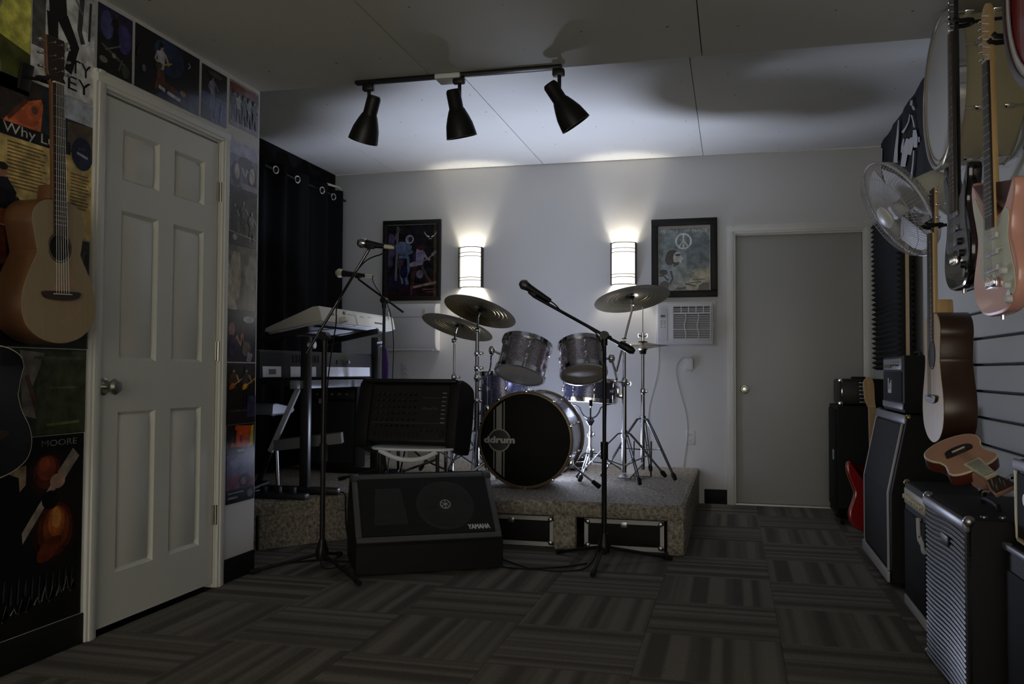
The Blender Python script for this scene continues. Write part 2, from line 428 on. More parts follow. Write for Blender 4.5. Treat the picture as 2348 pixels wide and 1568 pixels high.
fl = struct('floor', MB().box(((XC+XR)/2, (Y0+YB)/2, -.05), (XR-XC+.3, YB-Y0+.3, .08)), 'black_rubber')
_tm = {}
for i in range(-7, 3):
    for j in range(2, 14):
        xa, ya = .17+.5*i, .46+.5*j
        lo = XL if ya < YE-.1 else XC
        x0, x1, y0, y1 = max(xa, lo), min(xa+.5, XR), ya, min(ya+.5, YB)
        if x1-x0 < .02 or y1-y0 < .02: continue
        rot = (i+j) % 2; w_, h_ = ((y1-y0), (x1-x0)) if rot else ((x1-x0), (y1-y0))
        key = (round(w_, 3), round(h_, 3))
        if key not in _tm: _tm[key] = MB().box((0, 0, -.0055), (w_-.0008, h_-.0008, .009), bev=.0008, seg=1).mesh('carpet_tile', ['carpet_tile'])
        t = bpy.data.objects.new('carpet_tile', _tm[key]); COL.objects.link(t); t.parent = fl
        t.location = ((x0+x1)/2, (y0+y1)/2, 0); t.rotation_euler = (0, 0, PI/2 if rot else 0)
far = P(fl, 'carpet_border', MB().box(((XL+XR)/2, (Y0+1.46)/2, -.0055), (XR-XL, 1.46-Y0, .009)), 'carpet_tile')

def yz_wall(name, x0, x1, rects, mt):                               # boxes (y0,y1,z0,z1) in one wall
    b = MB()
    for a, c, d, e in rects: b.box(((x0+x1)/2, (a+c)/2, (d+e)/2), (abs(x1-x0), c-a, e-d))
    return struct(name, b, mt)
wl = yz_wall('wall_left', XL-.1, XL, [(Y0, 2.833, 0, ZF+.26), (3.657, YE, 0, ZF+.26), (2.833, 3.657, 2.07, ZF+.26)], 'paint_wall')
struct('wall_closet', MB().box(((XC+XL-.1)/2, YE-.05, 1.335), (XL-.1-XC, .1, 2.67)), 'paint_wall')
struct('wall_recess', MB().box((XC-.05, (YE+YB)/2, 1.335), (.1, YB-YE, 2.67)), 'black_wall')
b = MB()
for x0, x1, z0, z1 in ((XC-.1, .005, 0, ZR), (.945, XR+.1, 0, ZR), (.005, .945, 2.055, ZR)):
    b.box(((x0+x1)/2, YB+.05, (z0+z1)/2), (x1-x0, .1, z1-z0))
struct('wall_back', b, 'paint_wall')
wr = struct('wall_right', MB().box((XR+.05, (Y0+YB)/2, 1.335), (.1, YB-Y0, 2.67)), 'paint_grey')
# slatwall boards: each a board of its own with a dark groove between
sl = MB().box((0, 0, 0), (.022, 4.3, .103), bev=.006).mesh('slat_board', ['paint_trim'])
for k in range(22):
    o = bpy.data.objects.new('slat_board', sl); COL.objects.link(o); o.parent = wr; o.location = (XR-.014, 2.35, .075+.1135*k-.001)
P(wr, 'slat_backing', MB().box((XR-.003, 2.35, 1.25), (.004, 4.28, 2.5)), 'black_rubber')

# ceiling: gypsum panels with open joints, the front half lower than the stage half
ce = struct('ceiling', MB().box(((XC+XR)/2, (YE+YB)/2, ZR+.06), (XR-XC+.3, YB-YE+.3, .08)).box(((XL+XR)/2, (Y0+YE)/2, ZF+.14), (XR-XL+.3, YE-Y0, .24)), 'black_rubber')
def panel(x0, x1, y0, y1, z, mt='paint_ceiling'): P(ce, 'ceiling_panel', MB().box(((x0+x1)/2, (y0+y1)/2, z+.008), (x1-x0-.004, y1-y0-.003, .016)), mt)
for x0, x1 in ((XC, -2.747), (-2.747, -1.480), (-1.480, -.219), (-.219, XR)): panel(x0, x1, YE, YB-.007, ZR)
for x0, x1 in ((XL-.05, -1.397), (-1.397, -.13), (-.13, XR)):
    for y0, y1 in ((Y0, .3), (.3, YE)): panel(x0, x1, y0, y1, ZF, 'ceiling_front_shade')
P(ce, 'ceiling_fascia', MB().box(((XL+XR)/2, YE+.006, (ZF+ZR)/2+.002), (XR-XL, .012, ZR-ZF-.004)), 'paint_ceiling')
sc_ = MB()
for x in [XC+.2+.31*k for k in range(14)]:
    for y in [4.25+.41*k for k in range(7)]:
        sc_.disc((x+rnd.uniform(-.03, .03), y+rnd.uniform(-.05, .05), ZR-.0006), (0, 0, -1), rnd.uniform(.003, .006), 8)
for x in [XL+.2+.31*k for k in range(11)]:
    for y in [1.6+.41*k for k in range(6)]:
        sc_.disc((x+rnd.uniform(-.05, .05), y+rnd.uniform(-.08, .08), ZF-.0006), (0, 0, -1), rnd.uniform(.003, .007), 8)
P(ce, 'screw_heads', sc_, 'grey_metal', kind='stuff')

# baseboards
def bb(name, c, d): struct(name, MB().box(c, d, bev=.004), 'black_rubber')
bb('baseboard_left', (XL+.004, (3.71+YE)/2, .055), (.008, YE-3.71, .11))
bb('baseboard_front', (XL+.004, (Y0+2.795)/2, .055), (.008, 2.795-Y0, .11))
bb('baseboard_back', (-.13, YB-.004, .055), (.17, .008, .11))
bb('baseboard_right', (XR-.004, 5.7, .055), (.008, 2.4, .11))

# casings: boards with a stepped profile
def casing(name, boards, mt='paint_trim'):
    r = thing(name, None, None, boards[0][0], kind='structure')
    for c, d, step in boards:
        b = MB().box(c, d, bev=.004)
        s2 = [v*.55 if i == step[0] else v for i, v in enumerate(d)]; c2 = list(c); c2[step[1]] += step[2]
        b.box(c2, s2, bev=.004); P(r, 'casing_board', b, mt, world=True)
casing('trim_1', [((XL+.008, 2.823, 1.065), (.016, .058, 2.13), (1, 0, .006)), ((XL+.008, 3.674, 1.065), (.016, .058, 2.13), (1, 0, .006)),
                  ((XL+.0085, 3.2485, 2.098), (.016, .905, .062), (2, 0, .006))])
casing('trim_2', [((-.012, YB-.009, 1.06), (.068, .018, 2.12), (0, 1, -.006)), ((.962, YB-.009, 1.06), (.068, .018, 2.12), (0, 1, -.006)),
                  ((.475, YB-.0095, 2.088), (1.04, .018, .068), (2, 1, -.006))])
jb = thing('trim_3', None, None, (XL-.05, 2.84, 0), kind='structure')
P(jb, 'jamb', MB().box((XL-.05, 2.8385, 1.035), (.1, .011, 2.07)), 'paint_trim', world=True)
P(jb, 'jamb', MB().box((XL-.05, 3.6515, 1.035), (.1, .011, 2.07)), 'paint_trim', world=True)
P(jb, 'jamb', MB().box((XL-.05, 3.245, 2.0645), (.1, .802, .011)), 'paint_trim', world=True)
jb = thing('trim_4', None, None, (.475, YB, 0), kind='structure')
for c, d in (((.0115, YB+.05, 1.027), (.013, .1, 2.055)), ((.9385, YB+.05, 1.027), (.013, .1, 2.055)), ((.475, YB+.05, 2.0485), (.914, .1, .013))):
    P(jb, 'jamb', MB().box(c, d), 'paint_trim', world=True)
P(jb, 'stop_strip', MB().box((.475, YB+.062, 1.03), (.93, .01, 2.06)), 'black_rubber', world=True)

def knob(root, o, n, mt='satin_nickel', r=.027):
    fr = axis_frame(o, n)
    k = P(root, 'knob', MB().lathe([(0, 0), (.011, 0), (.011, .03), (r*.75, .036), (r, .048), (r, .056), (r*.7, .066), (0, .068)], 24, fr), mt, world=True)
    P(k, 'rose', MB().lathe([(0, 0), (.033, 0), (.033, .004), (.026, .010), (0, .010)], 24, fr), mt, world=True)

# left door, six raised panels
d1 = thing('door_1', None, None, (XL-.02, 2.85, .02), kind='structure')
yA, yB_, zA, zB = 2.853, 3.637, .022, 2.052
cols = [(2.975, 3.205), (3.308, 3.530)]; rows = [(.215, .835), (1.035, 1.625), (1.745, 1.945)]
xf, th = XL-.006, .035
lf = MB()
def slab(y0, y1, z0, z1): lf.box((xf-th/2, (y0+y1)/2, (z0+z1)/2), (th, y1-y0, z1-z0))
slab(yA, cols[0][0], zA, zB); slab(cols[0][1], cols[1][0], zA, zB); slab(cols[1][1], yB_, zA, zB)
for y0, y1 in cols:
    zz = [zA]+[v for r_ in rows for v in r_]+[zB]
    for k in range(0, 8, 2): slab(y0, y1, zz[k], zz[k+1])
P(d1, 'leaf', lf, 'paint_door', world=True)
for y0, y1 in cols:
    for z0, z1 in rows:
        b = MB(); e, g = .013, .042; q = []
        for ins, dx in ((0, 0), (e, -.017), (g, -.002)):
            q += [(xf+dx, y0+ins, z0+ins), (xf+dx, y1-ins, z0+ins), (xf+dx, y1-ins, z1-ins), (xf+dx, y0+ins, z1-ins)]
        fs = [(a*4+i, a*4+(i+1) % 4, (a+1)*4+(i+1) % 4, (a+1)*4+i) for a in range(2) for i in range(4)]+[(8, 9, 10, 11)]
        P(d1, 'panel', b.add(q, fs), 'paint_door', world=True)
struct('door_light_block', MB().box((XL-.115, 3.245, 1.04), (.02, .95, 2.2)), 'black_rubber')  # unseen black panel added behind the door to stop light leaking under it
knob(d1, (xf, 2.892, .935), (1, 0, 0), r=.031)
P(d1, 'latch_plate', MB().box((xf+.0005, 2.857, .935), (.003, .006, .06)), 'brass', world=True)
for z in (.334, 1.087, 1.829):
    b = MB().cyl((XL+.006, 3.642, z-.045), (XL+.006, 3.642, z+.045), .007, n=10).box((XL-.003, 3.634, z), (.006, .016, .088))
    P(d1, 'hinge', b, 'satin_nickel', world=True)

# grey flush door in the back wall
d2 = thing('door_2', None, None, (.475, YB+.03, .012), kind='structure')
P(d2, 'leaf', MB().box((.475, YB+.04, 1.028), (.908, .035, 2.03), bev=.003), 'paint_door_grey', world=True)
knob(d2, (.085, YB+.022, .872), (0, -1, 0), r=.024)
P(d2, 'threshold', MB().box((.475, YB+.03, .006), (.9, .07, .012)), 'steel', world=True)

# ================================================================ stage
OUT = [(XC+.01, 4.36), (-2.56, 4.45), (-2.20, 4.91), (-.25, 4.91), (-.25, YB-.005), (XC+.01, YB-.005)]
st = thing('stage', 'low plywood stage wrapped in shaggy brown-grey carpet, holding the drum kit', 'stage', (-1.3, 4.91, 0))
def rounded(out, r_, idx):
    res = []
    for i, p in enumerate(out):
        if i not in idx: res.append(p); continue
        a, b_, c = Vector(out[i-1]), Vector(p), Vector(out[(i+1) % len(out)])
        for t in range(5):
            u_ = t/4; p0 = b_+(a-b_).normalized()*r_; p1 = b_+(c-b_).normalized()*r_
            res.append(tuple(p0*(1-u_)**2+b_*2*u_*(1-u_)+p1*u_*u_))
    return res
O2 = rounded(OUT, .05, (1, 2, 3))
P(st, 'deck', MB().prism(O2, ZS-.088, ZS, bev=.03), 'stage_carpet', world=True)
P(st, 'post', MB().box((-.92, 4.935, (ZS-.07)/2), (.13, .07, ZS-.07), bev=.02), 'stage_carpet', world=True)
P(st, 'post', MB().box((-.305, 4.935, (ZS-.07)/2), (.095, .075, ZS-.07), bev=.02), 'stage_carpet', world=True)
P(st, 'post', MB().box((-1.62, 4.935, (ZS-.07)/2), (.13, .07, ZS-.07), bev=.02), 'stage_carpet', world=True)
P(st, 'side_panel', MB().box((-.272, (4.96+YB)/2, (ZS-.06)/2), (.036, YB-4.97, ZS-.06), bev=.012), 'stage_carpet', world=True)
P(st, 'skirt', MB().beam((-2.22, 4.93, (ZS-.06)/2), (-2.57, 4.47, (ZS-.06)/2), .03, ZS-.06, up=(0, 0, 1)), 'stage_carpet', world=True)
P(st, 'skirt', MB().box(((XC-2.56)/2, 4.425, (ZS-.06)/2), (-2.56-XC-.02, .03, ZS-.06)), 'stage_carpet', world=True)
P(st, 'back_board', MB().box((-1.35, 5.75, (ZS-.09)/2), (2.1, .02, ZS-.09)), 'black_rubber', world=True)

# flight cases pushed under the stage
def flight_case(label, x0, x1, y0, z1):
    r_ = thing('flight_case', label, 'case', ((x0+x1)/2, y0, 0), group='flight cases under the stage')
    P(r_, 'body', MB().box(((x0+x1)/2, y0+.2, z1/2), (x1-x0, .4, z1-.004), bev=.004), 'black_tolex', world=True)
    for z in (.012, z1-.014): P(r_, 'edge_trim', MB().box(((x0+x1)/2, y0-.002, z), (x1-x0, .008, .024)), 'pale_strip', world=True)
    for x in (x0+.01, x1-.01): P(r_, 'edge_trim', MB().box((x, y0-.002, z1/2), (.022, .008, z1-.01)), 'pale_strip', world=True)
    for x in (x0+.018, x1-.018):
        for z in (.02, z1-.02): P(r_, 'ball_corner', MB().sphere((x, y0-.002, z), .017, 6, sc=(1, .5, 1)), 'steel', world=True)
    P(r_, 'latch', MB().box(((x0+x1)/2, y0-.004, z1-.03), (.035, .006, .03), bev=.002), 'steel', world=True)
flight_case('black flight case with pale metal edges under the stage, just behind the single-mic tripod', -.82, -.375, 5.0, .172)
flight_case('black flight case with pale metal edges under the stage, partly hidden by the floor monitor', -1.50, -1.0, 5.0, .172)

# ================================================================ on the back wall
def sconce(label, x):
    z0, z1, w_, dp = 1.678, 2.008, .198, .10
    r_ = thing('wall_sconce', label, 'wall lamp', (x, YB, z0), group='wall sconces above the drums')
    P(r_, 'back_plate', MB().box((x, YB-.006, (z0+z1)/2), (w_-.02, .012, z1-z0-.02)), 'steel', world=True)
    # curved glass: part of a cylinder, open above and below
    hw = w_/2-.008; rr = (hw*hw+dp*dp*.45)/(2*dp*.67); cy = YB-dp+rr; a = math.asin(min(1, hw/rr))
    n = 16; vs, fs = [], []
    for k in range(n+1):
        t = -a+2*a*k/n
        for q in (rr, rr-.004):
            for z in (z0+.004, z1-.004): vs.append((x+q*math.sin(t), cy-q*math.cos(t), z))
    for k in range(n):
        o, p = k*4, k*4+4
        fs += [(o, p, p+1, o+1), (o+3, p+3, p+2, o+2), (o+1, p+1, p+3, o+3), (o, o+2, p+2, p)]
    sh = P(r_, 'shade', MB().add(vs, fs, smooth=True), 'glass_shade', world=True)
    for z in (z0+.058, z0+.082, z1-.046, z1-.076):
        pts = [(x+(rr+.0015)*math.sin(-a+2*a*k/12), cy-(rr+.0015)*math.cos(-a+2*a*k/12), z) for k in range(13)]
        P(sh, 'band', MB().tube(pts, .0036, 5), 'pale_strip', world=True)
    for s in (-1, 1):
        P(r_, 'side_bar', MB().box((x+s*(w_/2-.004), YB-.033, (z0+z1)/2), (.008, .066, z1-z0), bev=.002), 'black_metal', world=True)
    for z in (z0+.002, z1-.002):
        pts = [(x+(rr+.002)*math.sin(-a+2*a*k/12), cy-(rr+.002)*math.cos(-a+2*a*k/12), z) for k in range(13)]
        P(r_, 'rim', MB().tube(pts, .0036, 6), 'black_metal', world=True)
    P(r_, 'bulb', MB().sphere((x, YB-.05, z0+.085), .018, 8).cyl((x, YB-.05, z0+.03), (x, YB-.05, z0+.075), .012), 'glass_shade', world=True)
    ld = bpy.data.lights.new('sconce_bulb', 'POINT'); ld.energy = SCONCE_W; ld.color = (1., .93, .80); ld.shadow_soft_size = .03
    lo = bpy.data.objects.new('sconce_bulb', ld); COL.objects.link(lo); lo.parent = r_; lo.location = (0, -.05, .125)
sconce('glowing curved-glass wall sconce between the cartoon band picture and the boom mic', -2.073)
sconce('glowing curved-glass wall sconce beside the peace-sign picture', -.828)

def picture(name, label, x0, x1, z0, z1, fw_, pr, tilt=0.):
    w_, h_ = x1-x0, z1-z0; mt = BWF(x0, YB-.001, z0) @ RZ(tilt)
    r_ = thing(name, label, 'picture', mtx=mt)
    d = .028
    for c, s in (((w_/2, fw_/2), (w_, fw_)), ((w_/2, h_-fw_/2), (w_, fw_)), ((fw_/2, h_/2), (fw_, h_-2*fw_)), ((w_-fw_/2, h_/2), (fw_, h_-2*fw_))):
        P(r_, 'frame_rail', MB().box((c[0], c[1], d/2), (s[0], s[1], d), bev=.004), 'black_plastic')
    pm = MB()
    for f, c in zip(pr.mb.f, pr.mb.c): pm.f.append(f); pm.c.append(c); pm.sm.append(False); pm.mi.append(0)
    pm.v = [(v[0]+fw_, v[1]+fw_, v[2]+.006) for v in pr.mb.v]
    P(r_, 'print', pm, 'print_glossy', colours=True)
    return r_
# cartoon picture: two musicians on a dark stage, white wing mark
p = Print(.444, .60, (34, 31, 34))
p.rect(.0, 0, 1, .10, (48, 30, 34)).poly([(0, .10), (.45, .10), (.30, .30), (0, .30)], (38, 36, 58)).rect(.93, 0, 1, 1, (86, 72, 56))
p.poly([(.02, .80), (.10, .70), (.12, .45), (.04, .40)], (82, 76, 98)).poly([(.02, .42), (.16, .60), (.14, .86), (.03, .90)], (84, 74, 104))
p.line([(.21, .98), (.20, .60), (.18, .22)], .045, (108, 112, 120)).line([(.16, .80), (.24, .96)], .05, (96, 84, 84))
p.poly([(.18, .60), (.42, .57), (.50, .70), (.40, .76), (.26, .77), (.16, .72)], (96, 108, 138)).line([(.42, .70), (.50, .62), (.36, .58)], .06, (92, 104, 132))
p.ell(.45, .80, .075, .062, (128, 134, 150)).ell(.47, .79, .045, .045, (44, 46, 66)).ring(.45, .80, .072, .02, (168, 170, 178))
p.line([(.24, .56), (.42, .55), (.44, .42), (.38, .26), (.42, .17)], .06, (92, 106, 142)).line([(.30, .45), (.27, .36), (.32, .18)], .04, (120, 116, 128))
p.poly([(.20, .40), (.34, .42), (.32, .52), (.20, .53)], (70, 56, 62)).ell(.34, .35, .08, .10, (30, 30, 60))
p.ell(.66, .64, .07, .05, (150, 128, 134)).ell(.68, .68, .085, .04, (60, 34, 52)).poly([(.52, .42), (.72, .44), (.76, .62), (.58, .63)], (124, 118, 150)).poly([(.52, .46), (.58, .45), (.58, .60), (.52, .60)], (50, 46, 80))
p.line([(.74, .60), (.80, .52), (.86, .51)], .045, (136, 126, 136)).line([(.56, .45), (.82, .52), (.97, .62)], .028, (128, 120, 118)).line([(.90, .57), (.98, .63)], .055, (142, 136, 136)).ell(.55, .45, .10, .035, (136, 128, 140), rot=.2)
p.line([(.58, .42), (.52, .26), (.50, .10)], .07, (72, 48, 48)).line([(.70, .42), (.80, .28), (.92, .15)], .05, (82, 64, 58)).ell(.66, .31, .07, .06, (112, 104, 128))
p.poly([(.52, .145), (1, .215), (1, .175), (.54, .115)], (140, 116, 106)).line([(.72, .10), (.93, .10)], .022, (110, 84, 74)).line([(.80, .06), (.95, .065)], .016, (96, 74, 66)).line([(.50, .02), (.49, .14)], .03, (92, 52, 66))
p.poly([(.74, .905), (.755, .87), (.80, .83), (.845, .815), (.845, .835), (.79, .85)], (214, 214, 212)).poly([(.99, .905), (.975, .87), (.93, .83), (.885, .815), (.885, .835), (.94, .85)], (214, 214, 212)).line([(.83, .80), (.90, .80)], .012, (170, 170, 170))
picture('framed_picture', 'black-framed cartoon of two guitarists with a white wing mark', -2.852, -2.340, 1.583, 2.256, .034, p, R(-.2))
# peace picture
p = Print(.394, .484, (124, 136, 138))
p.rect(.0, .80, 1, 1, (132, 142, 142)).rect(.55, .35, 1, .85, (104, 118, 124)).poly([(.55, .10), (1, .10), (1, .36), (.72, .30)], (168, 162, 140))
p.poly([(.10, 0), (.60, 0), (.62, .12), (.40, .30), (.26, .42), (.05, .40)], (140, 150, 152))
p.ell(.27, .545, .125, .115, (54, 56, 58)).ell(.22, .50, .09, .09, (60, 60, 60)).ell(.375, .52, .085, .105, (186, 186, 184)).poly([(.44, .56), (.49, .51), (.45, .48)], (186, 186, 184)).poly([(.30, .38), (.40, .42), (.42, .46), (.28, .46)], (60, 60, 62)).ell(.38, .575, .06, .02, (74, 76, 78))
p.poly([(.02, .38), (.22, .42), (.30, .30), (.28, .06), (.03, .06)], (122, 138, 150)).ell(.10, .30, .08, .045, (30, 36, 42)).ell(.14, .22, .06, .03, (166, 178, 186)).ell(.12, .10, .09, .06, (40, 46, 54)).line([(.24, .32), (.28, .20), (.22, .10)], .04, (34, 40, 50)).line([(.02, .25), (.10, .24), (.20, .17)], .03, (38, 44, 52))
p.poly([(.55, 0), (1, 0), (1, .10), (.55, .12)], (170, 166, 152)).line([(.52, .11), (.72, .07)], .035, (40, 42, 46)).poly([(.76, .0), (.78, .08), (.86, .12), (1, .12), (1, 0)], (34, 36, 42)).line([(.66, .17), (.90, .18)], .028, (92, 94, 92)).line([(.58, .12), (.82, .135)], .018, (60, 62, 64))
p.poly([(.34, .02), (.52, .02), (.54, .07), (.44, .05), (.36, .06)], (34, 40, 46)).line([(.56, .28), (.75, .33), (1, .35)], .03, (150, 150, 140))
p.text('PEOPLE FOR PEACE', .05, .935, .046, (196, 200, 198), wide=.90)
p.ring(.49, .79, .145, .030, (206, 210, 204)).line([(.49, .90), (.49, .68)], .030, (206, 210, 204)).line([(.49, .80), (.405, .71)], .030, (206, 210, 204)).line([(.49, .80), (.575, .71)], .030, (206, 210, 204))
p.rect(0, 0, .012, 1, (190, 190, 182)).rect(.988, 0, 1, 1, (190, 190, 182))
picture('framed_picture', 'dark-framed pale blue poster with a peace sign and lettering', -.612, -.112, 1.575, 2.184, .052, p, R(.2))

# air conditioner
ac = thing('air_conditioner', 'white air conditioner with slatted grille set in the back wall', 'air conditioner', (-.352, YB, 1.212))
P(ac, 'body', MB().box((-.352, YB-.06, 1.368), (.42, .12, .315), bev=.012), 'white_plastic', world=True)
P(ac, 'flange', MB().box((-.352, YB-.008, 1.37), (.455, .016, .345), bev=.004), 'white_plastic', world=True)
P(ac, 'control_panel', MB().box((-.518, YB-.122, 1.36), (.068, .008, .25), bev=.003), 'white_plastic', world=True)
P(ac, 'display', MB().box((-.517, YB-.128, 1.425), (.034, .005, .016)), 'lcd', world=True)
for k in range(6): P(ac, 'button', MB().box((-.530+.026*(k % 2), YB-.127, 1.385-.022*(k//2)), (.014, .004, .010), bev=.001), 'pale_strip', world=True)
P(ac, 'louver_recess', MB().box((-.302, YB-.1205, 1.372), (.272, .004, .252)), 'grey_plastic', world=True)
for k in range(18):
    z = 1.256+.0131*k
    if k == 14: z += .006
    P(ac, 'louver', MB().box((-.302, YB-.126, z), (.270, .010, .0065), RX(0)), 'pale_strip' if k < 14 else 'pale_strip', world=True)
for z in (1.247, 1.322, 1.443, 1.500): P(ac, 'grille_rail', MB().box((-.302, YB-.130, z), (.284, .012, .008), bev=.002), 'white_plastic', world=True)
for x in (-.441, -.163): P(ac, 'grille_rail', MB().box((x, YB-.130, 1.372), (.008, .012, .255), bev=.002), 'white_plastic', world=True)
for x in (-.350, -.255):
    pts = [(x+.006*math.sin(k*.9), YB-.134, 1.247+.0196*k) for k in range(11)]
    P(ac, 'grille_bar', MB().tube(pts, .0045, 6, sub=1), 'white_plastic', world=True)
for x in (-.380, -.325, -.270, -.215): P(ac, 'grille_bar', MB().box((x, YB-.131, 1.472), (.006, .008, .05)), 'white_plastic', world=True)
P(ac, 'side_latch', MB().box((-.139, YB-.09, 1.36), (.012, .03, .05), bev=.004), 'white_plastic', world=True)

# white cover box
wb = thing('wall_heater', 'white plastic wall unit with rounded bottom below the cartoon picture', 'heater', (-2.565, YB, 1.16))
prof = [(0, 0), (.085, .0), (.115, .02), (.13, .06), (.135, .20), (.135, .34), (.11, .385), (0, .395)]
P(wb, 'cover', MB().prism([(d, z) for d, z in prof], -.222, .222, frame((-2.565, YB, 1.162), (0, -1, 0), (0, 0, 1), (-1, 0, 0)), bev=.012), 'white_plastic', world=True)
P(wb, 'seam', MB().box((-2.565, YB-.1365, 1.44), (.42, .004, .005)), 'pale_strip', world=True)
P(wb, 'vent_lip', MB().box((-2.565, YB-.105, 1.172), (.40, .06, .012), bev=.004), 'white_plastic', world=True)
P(wb, 'knob', MB().cyl((-2.435, YB-.135, 1.485), (-2.435, YB-.150, 1.485), .016, n=14), 'bone', world=True)

def outlet(label, x, z, extra=None):
    r_ = thing('wall_outlet', label, 'outlet', (x, YB, z))
    P(r_, 'plate', MB().box((x, YB-.003, z), (.072, .006, .115), bev=.002), 'white_plastic', world=True)
    for s in (-1, 1):
        q = P(r_, 'socket', MB().box((x, YB-.0065, z+s*.024), (.034, .004, .028), bev=.0015), 'white_plastic', world=True)
        for t in (-1, 1): P(q, 'slot', MB().box((x+t*.006, YB-.009, z+s*.024), (.002, .002, .009)), 'black_rubber', world=True)
    return r_
outlet('white wall outlet near the stage under the air conditioner cord', -.322, .498)
outlet('white wall outlet below the white plastic wall unit', -2.645, 1.0)
ol = outlet('white wall outlet holding the plug adapter', -.340, 1.06)
ad = one('plug_adapter', MB().box((-.325, YB-.035, 1.062), (.06, .055, .085), bev=.01), 'white_plastic', 'chunky white plug adapter under the air conditioner', 'adapter'); recentre(ad)
def cord(name, label, pts, r_, mt, cat='cord', sub=2, group=None):
    return recentre(one(name, MB().tube(pts, r_, 6, sub=sub), mt, label, cat, group=group))
y = YB-.012
cord('power_cable', 'thin white cord looping from the plug adapter down to the stage', [(-.33, YB-.05, 1.10), (-.36, y-.02, 1.12), (-.41, y, 1.08), (-.43, y, 1.02), (-.40, y, .86), (-.345, y, .68), (-.335, y, .52), (-.36, y, .36), (-.37, y, .272)], .0032, 'pale_strip')
cord('power_cable', 'thin white cord hanging down from the air conditioner behind the hi-hat', [(-.555, y, 1.212), (-.56, y, 1.0), (-.60, y, .85), (-.635, y, .72), (-.64, y, .55), (-.62, y, .30)], .003, 'pale_strip')
vt = thing('wall_vent', 'small tan air vent low on the back wall behind the drum stands', 'vent', (-2.48, YB, .27))
P(vt, 'frame', MB().box((-2.48, YB-.006, .345), (.28, .012, .145), bev=.004), 'tan_plate', world=True)
for k in range(5): P(vt, 'vent_slat', MB().box((-2.48, YB-.014, .298+.024*k), (.23, .006, .010), bev=.002), 'paint_door_grey', world=True)
sg = Print(.13, .045, (190, 186, 160)); sg.rect(.1, .2, .9, .42, (120, 120, 110)).rect(.1, .56, .7, .80, (120, 120, 110))
sg.obj('wall_tag', 'tiny cream tag low on the back wall near the mixer', BWF(-3.03, YB-.001, .285), 'tag', m_='print_flat')

# ================================================================ curtain in the recess
cu = thing('curtain', 'black grommet curtain covering the recess wall behind the keyboards', 'curtain', (-3.17, 5.4, .30))
def sheet(y0, y1, z0, z1, x0, amp, n, waves, th=.004):
    vs, fs = [], []
    for k in range(n+1):
        t = k/n; y_ = y0+(y1-y0)*t; dx = amp*math.sin(t*waves*2*PI)+amp*.25*math.sin(t*waves*4.7*PI+1)
        for z in (z0, z1):
            vs.append((x0+dx, y_, z)); vs.append((x0+dx-th, y_, z))
    for k in range(n):
        a, b_ = k*4, k*4+4
        fs += [(a, b_, b_+2, a+2), (a+1, a+3, b_+3, b_+1), (a+2, b_+2, b_+3, a+3), (a, a+1, b_+1, b_)]
    fs += [(0, 2, 3, 1), (n*4, n*4+1, n*4+3, n*4+2)]
    return MB().add(vs, fs, smooth=True)
P(cu, 'curtain_panel', sheet(4.05, 6.72, .30, 2.475, -3.16, .042, 160, 8.3), 'black_cloth', world=True)
for y_, x_ in ((5.13, -3.115), (5.575, -3.112), (5.895, -3.112), (6.10, -3.20), (6.30, -3.112), (6.56, -3.14), (4.80, -3.115)):
    P(cu, 'grommet', MB().torus((x_, y_, 2.405), (1, -.35, -.1), .024, .0055, 24, 8), 'satin_nickel', world=True)
rod = thing('curtain_rod', 'pale curtain rod with finial at the back wall corner', 'curtain rod', (-3.16, 5.4, 2.40))
P(rod, 'rod', MB().cyl((-3.165, 4.0, 2.425), (-3.165, 6.84, 2.425), .010, n=10), 'black_metal', world=True)
P(rod, 'bracket', MB().tube([(-3.165, 6.50, 2.50), (-3.165, 6.72, 2.515), (-3.21, 6.86, 2.52), (-3.29, 6.86, 2.52)], .009, 8, sub=1), 'bone', world=True)

# ================================================================ ceiling track with three lamp heads
tr = thing('track_light', 'black ceiling track with three bell-shaped lamp heads above the stage front', 'track light', (-1.27, 3.95, ZF))
P(tr, 'rail', MB().box((-1.27, 3.955, ZF-.009), (1.02, .035, .018), bev=.003), 'black_metal', world=True)
P(tr, 'canopy', MB().box((-1.305, 3.975, ZF-.016), (.125, .10, .024), bev=.005), 'white_plastic', world=True)
for x, dx, dy in ((-1.715, -.36, .25), (-1.255, .12, .22), (-.775, .55, .25)):
    top = Vector((x, 3.955, ZF-.018))
    h = P(tr, 'lamp_head', MB().box((x, 3.955, ZF-.035), (.055, .034, .034), bev=.006), 'black_metal', world=True)
    piv = top+Vector((.004, 0, -.105)); P(h, 'stem', MB().cyl(top+Vector((.004, 0, -.03)), piv, .009, n=10), 'black_metal', world=True)
    n_ = Vector((dx, dy, -.86)).normalized(); o = piv-n_*.03+Vector((.022 if dx < 0 else -.022, -.01, .0))
    prof = [(0, -.012), (.028, -.012), (.034, 0), (.034, .075), (.040, .085), (.052, .115), (.064, .15), (.071, .19), (.074, .212), (.068, .212), (.060, .15), (.045, .11), (0, .10)]
    P(h, 'shade', MB().lathe(prof, 28, axis_frame(o, n_)), 'black_metal', world=True)

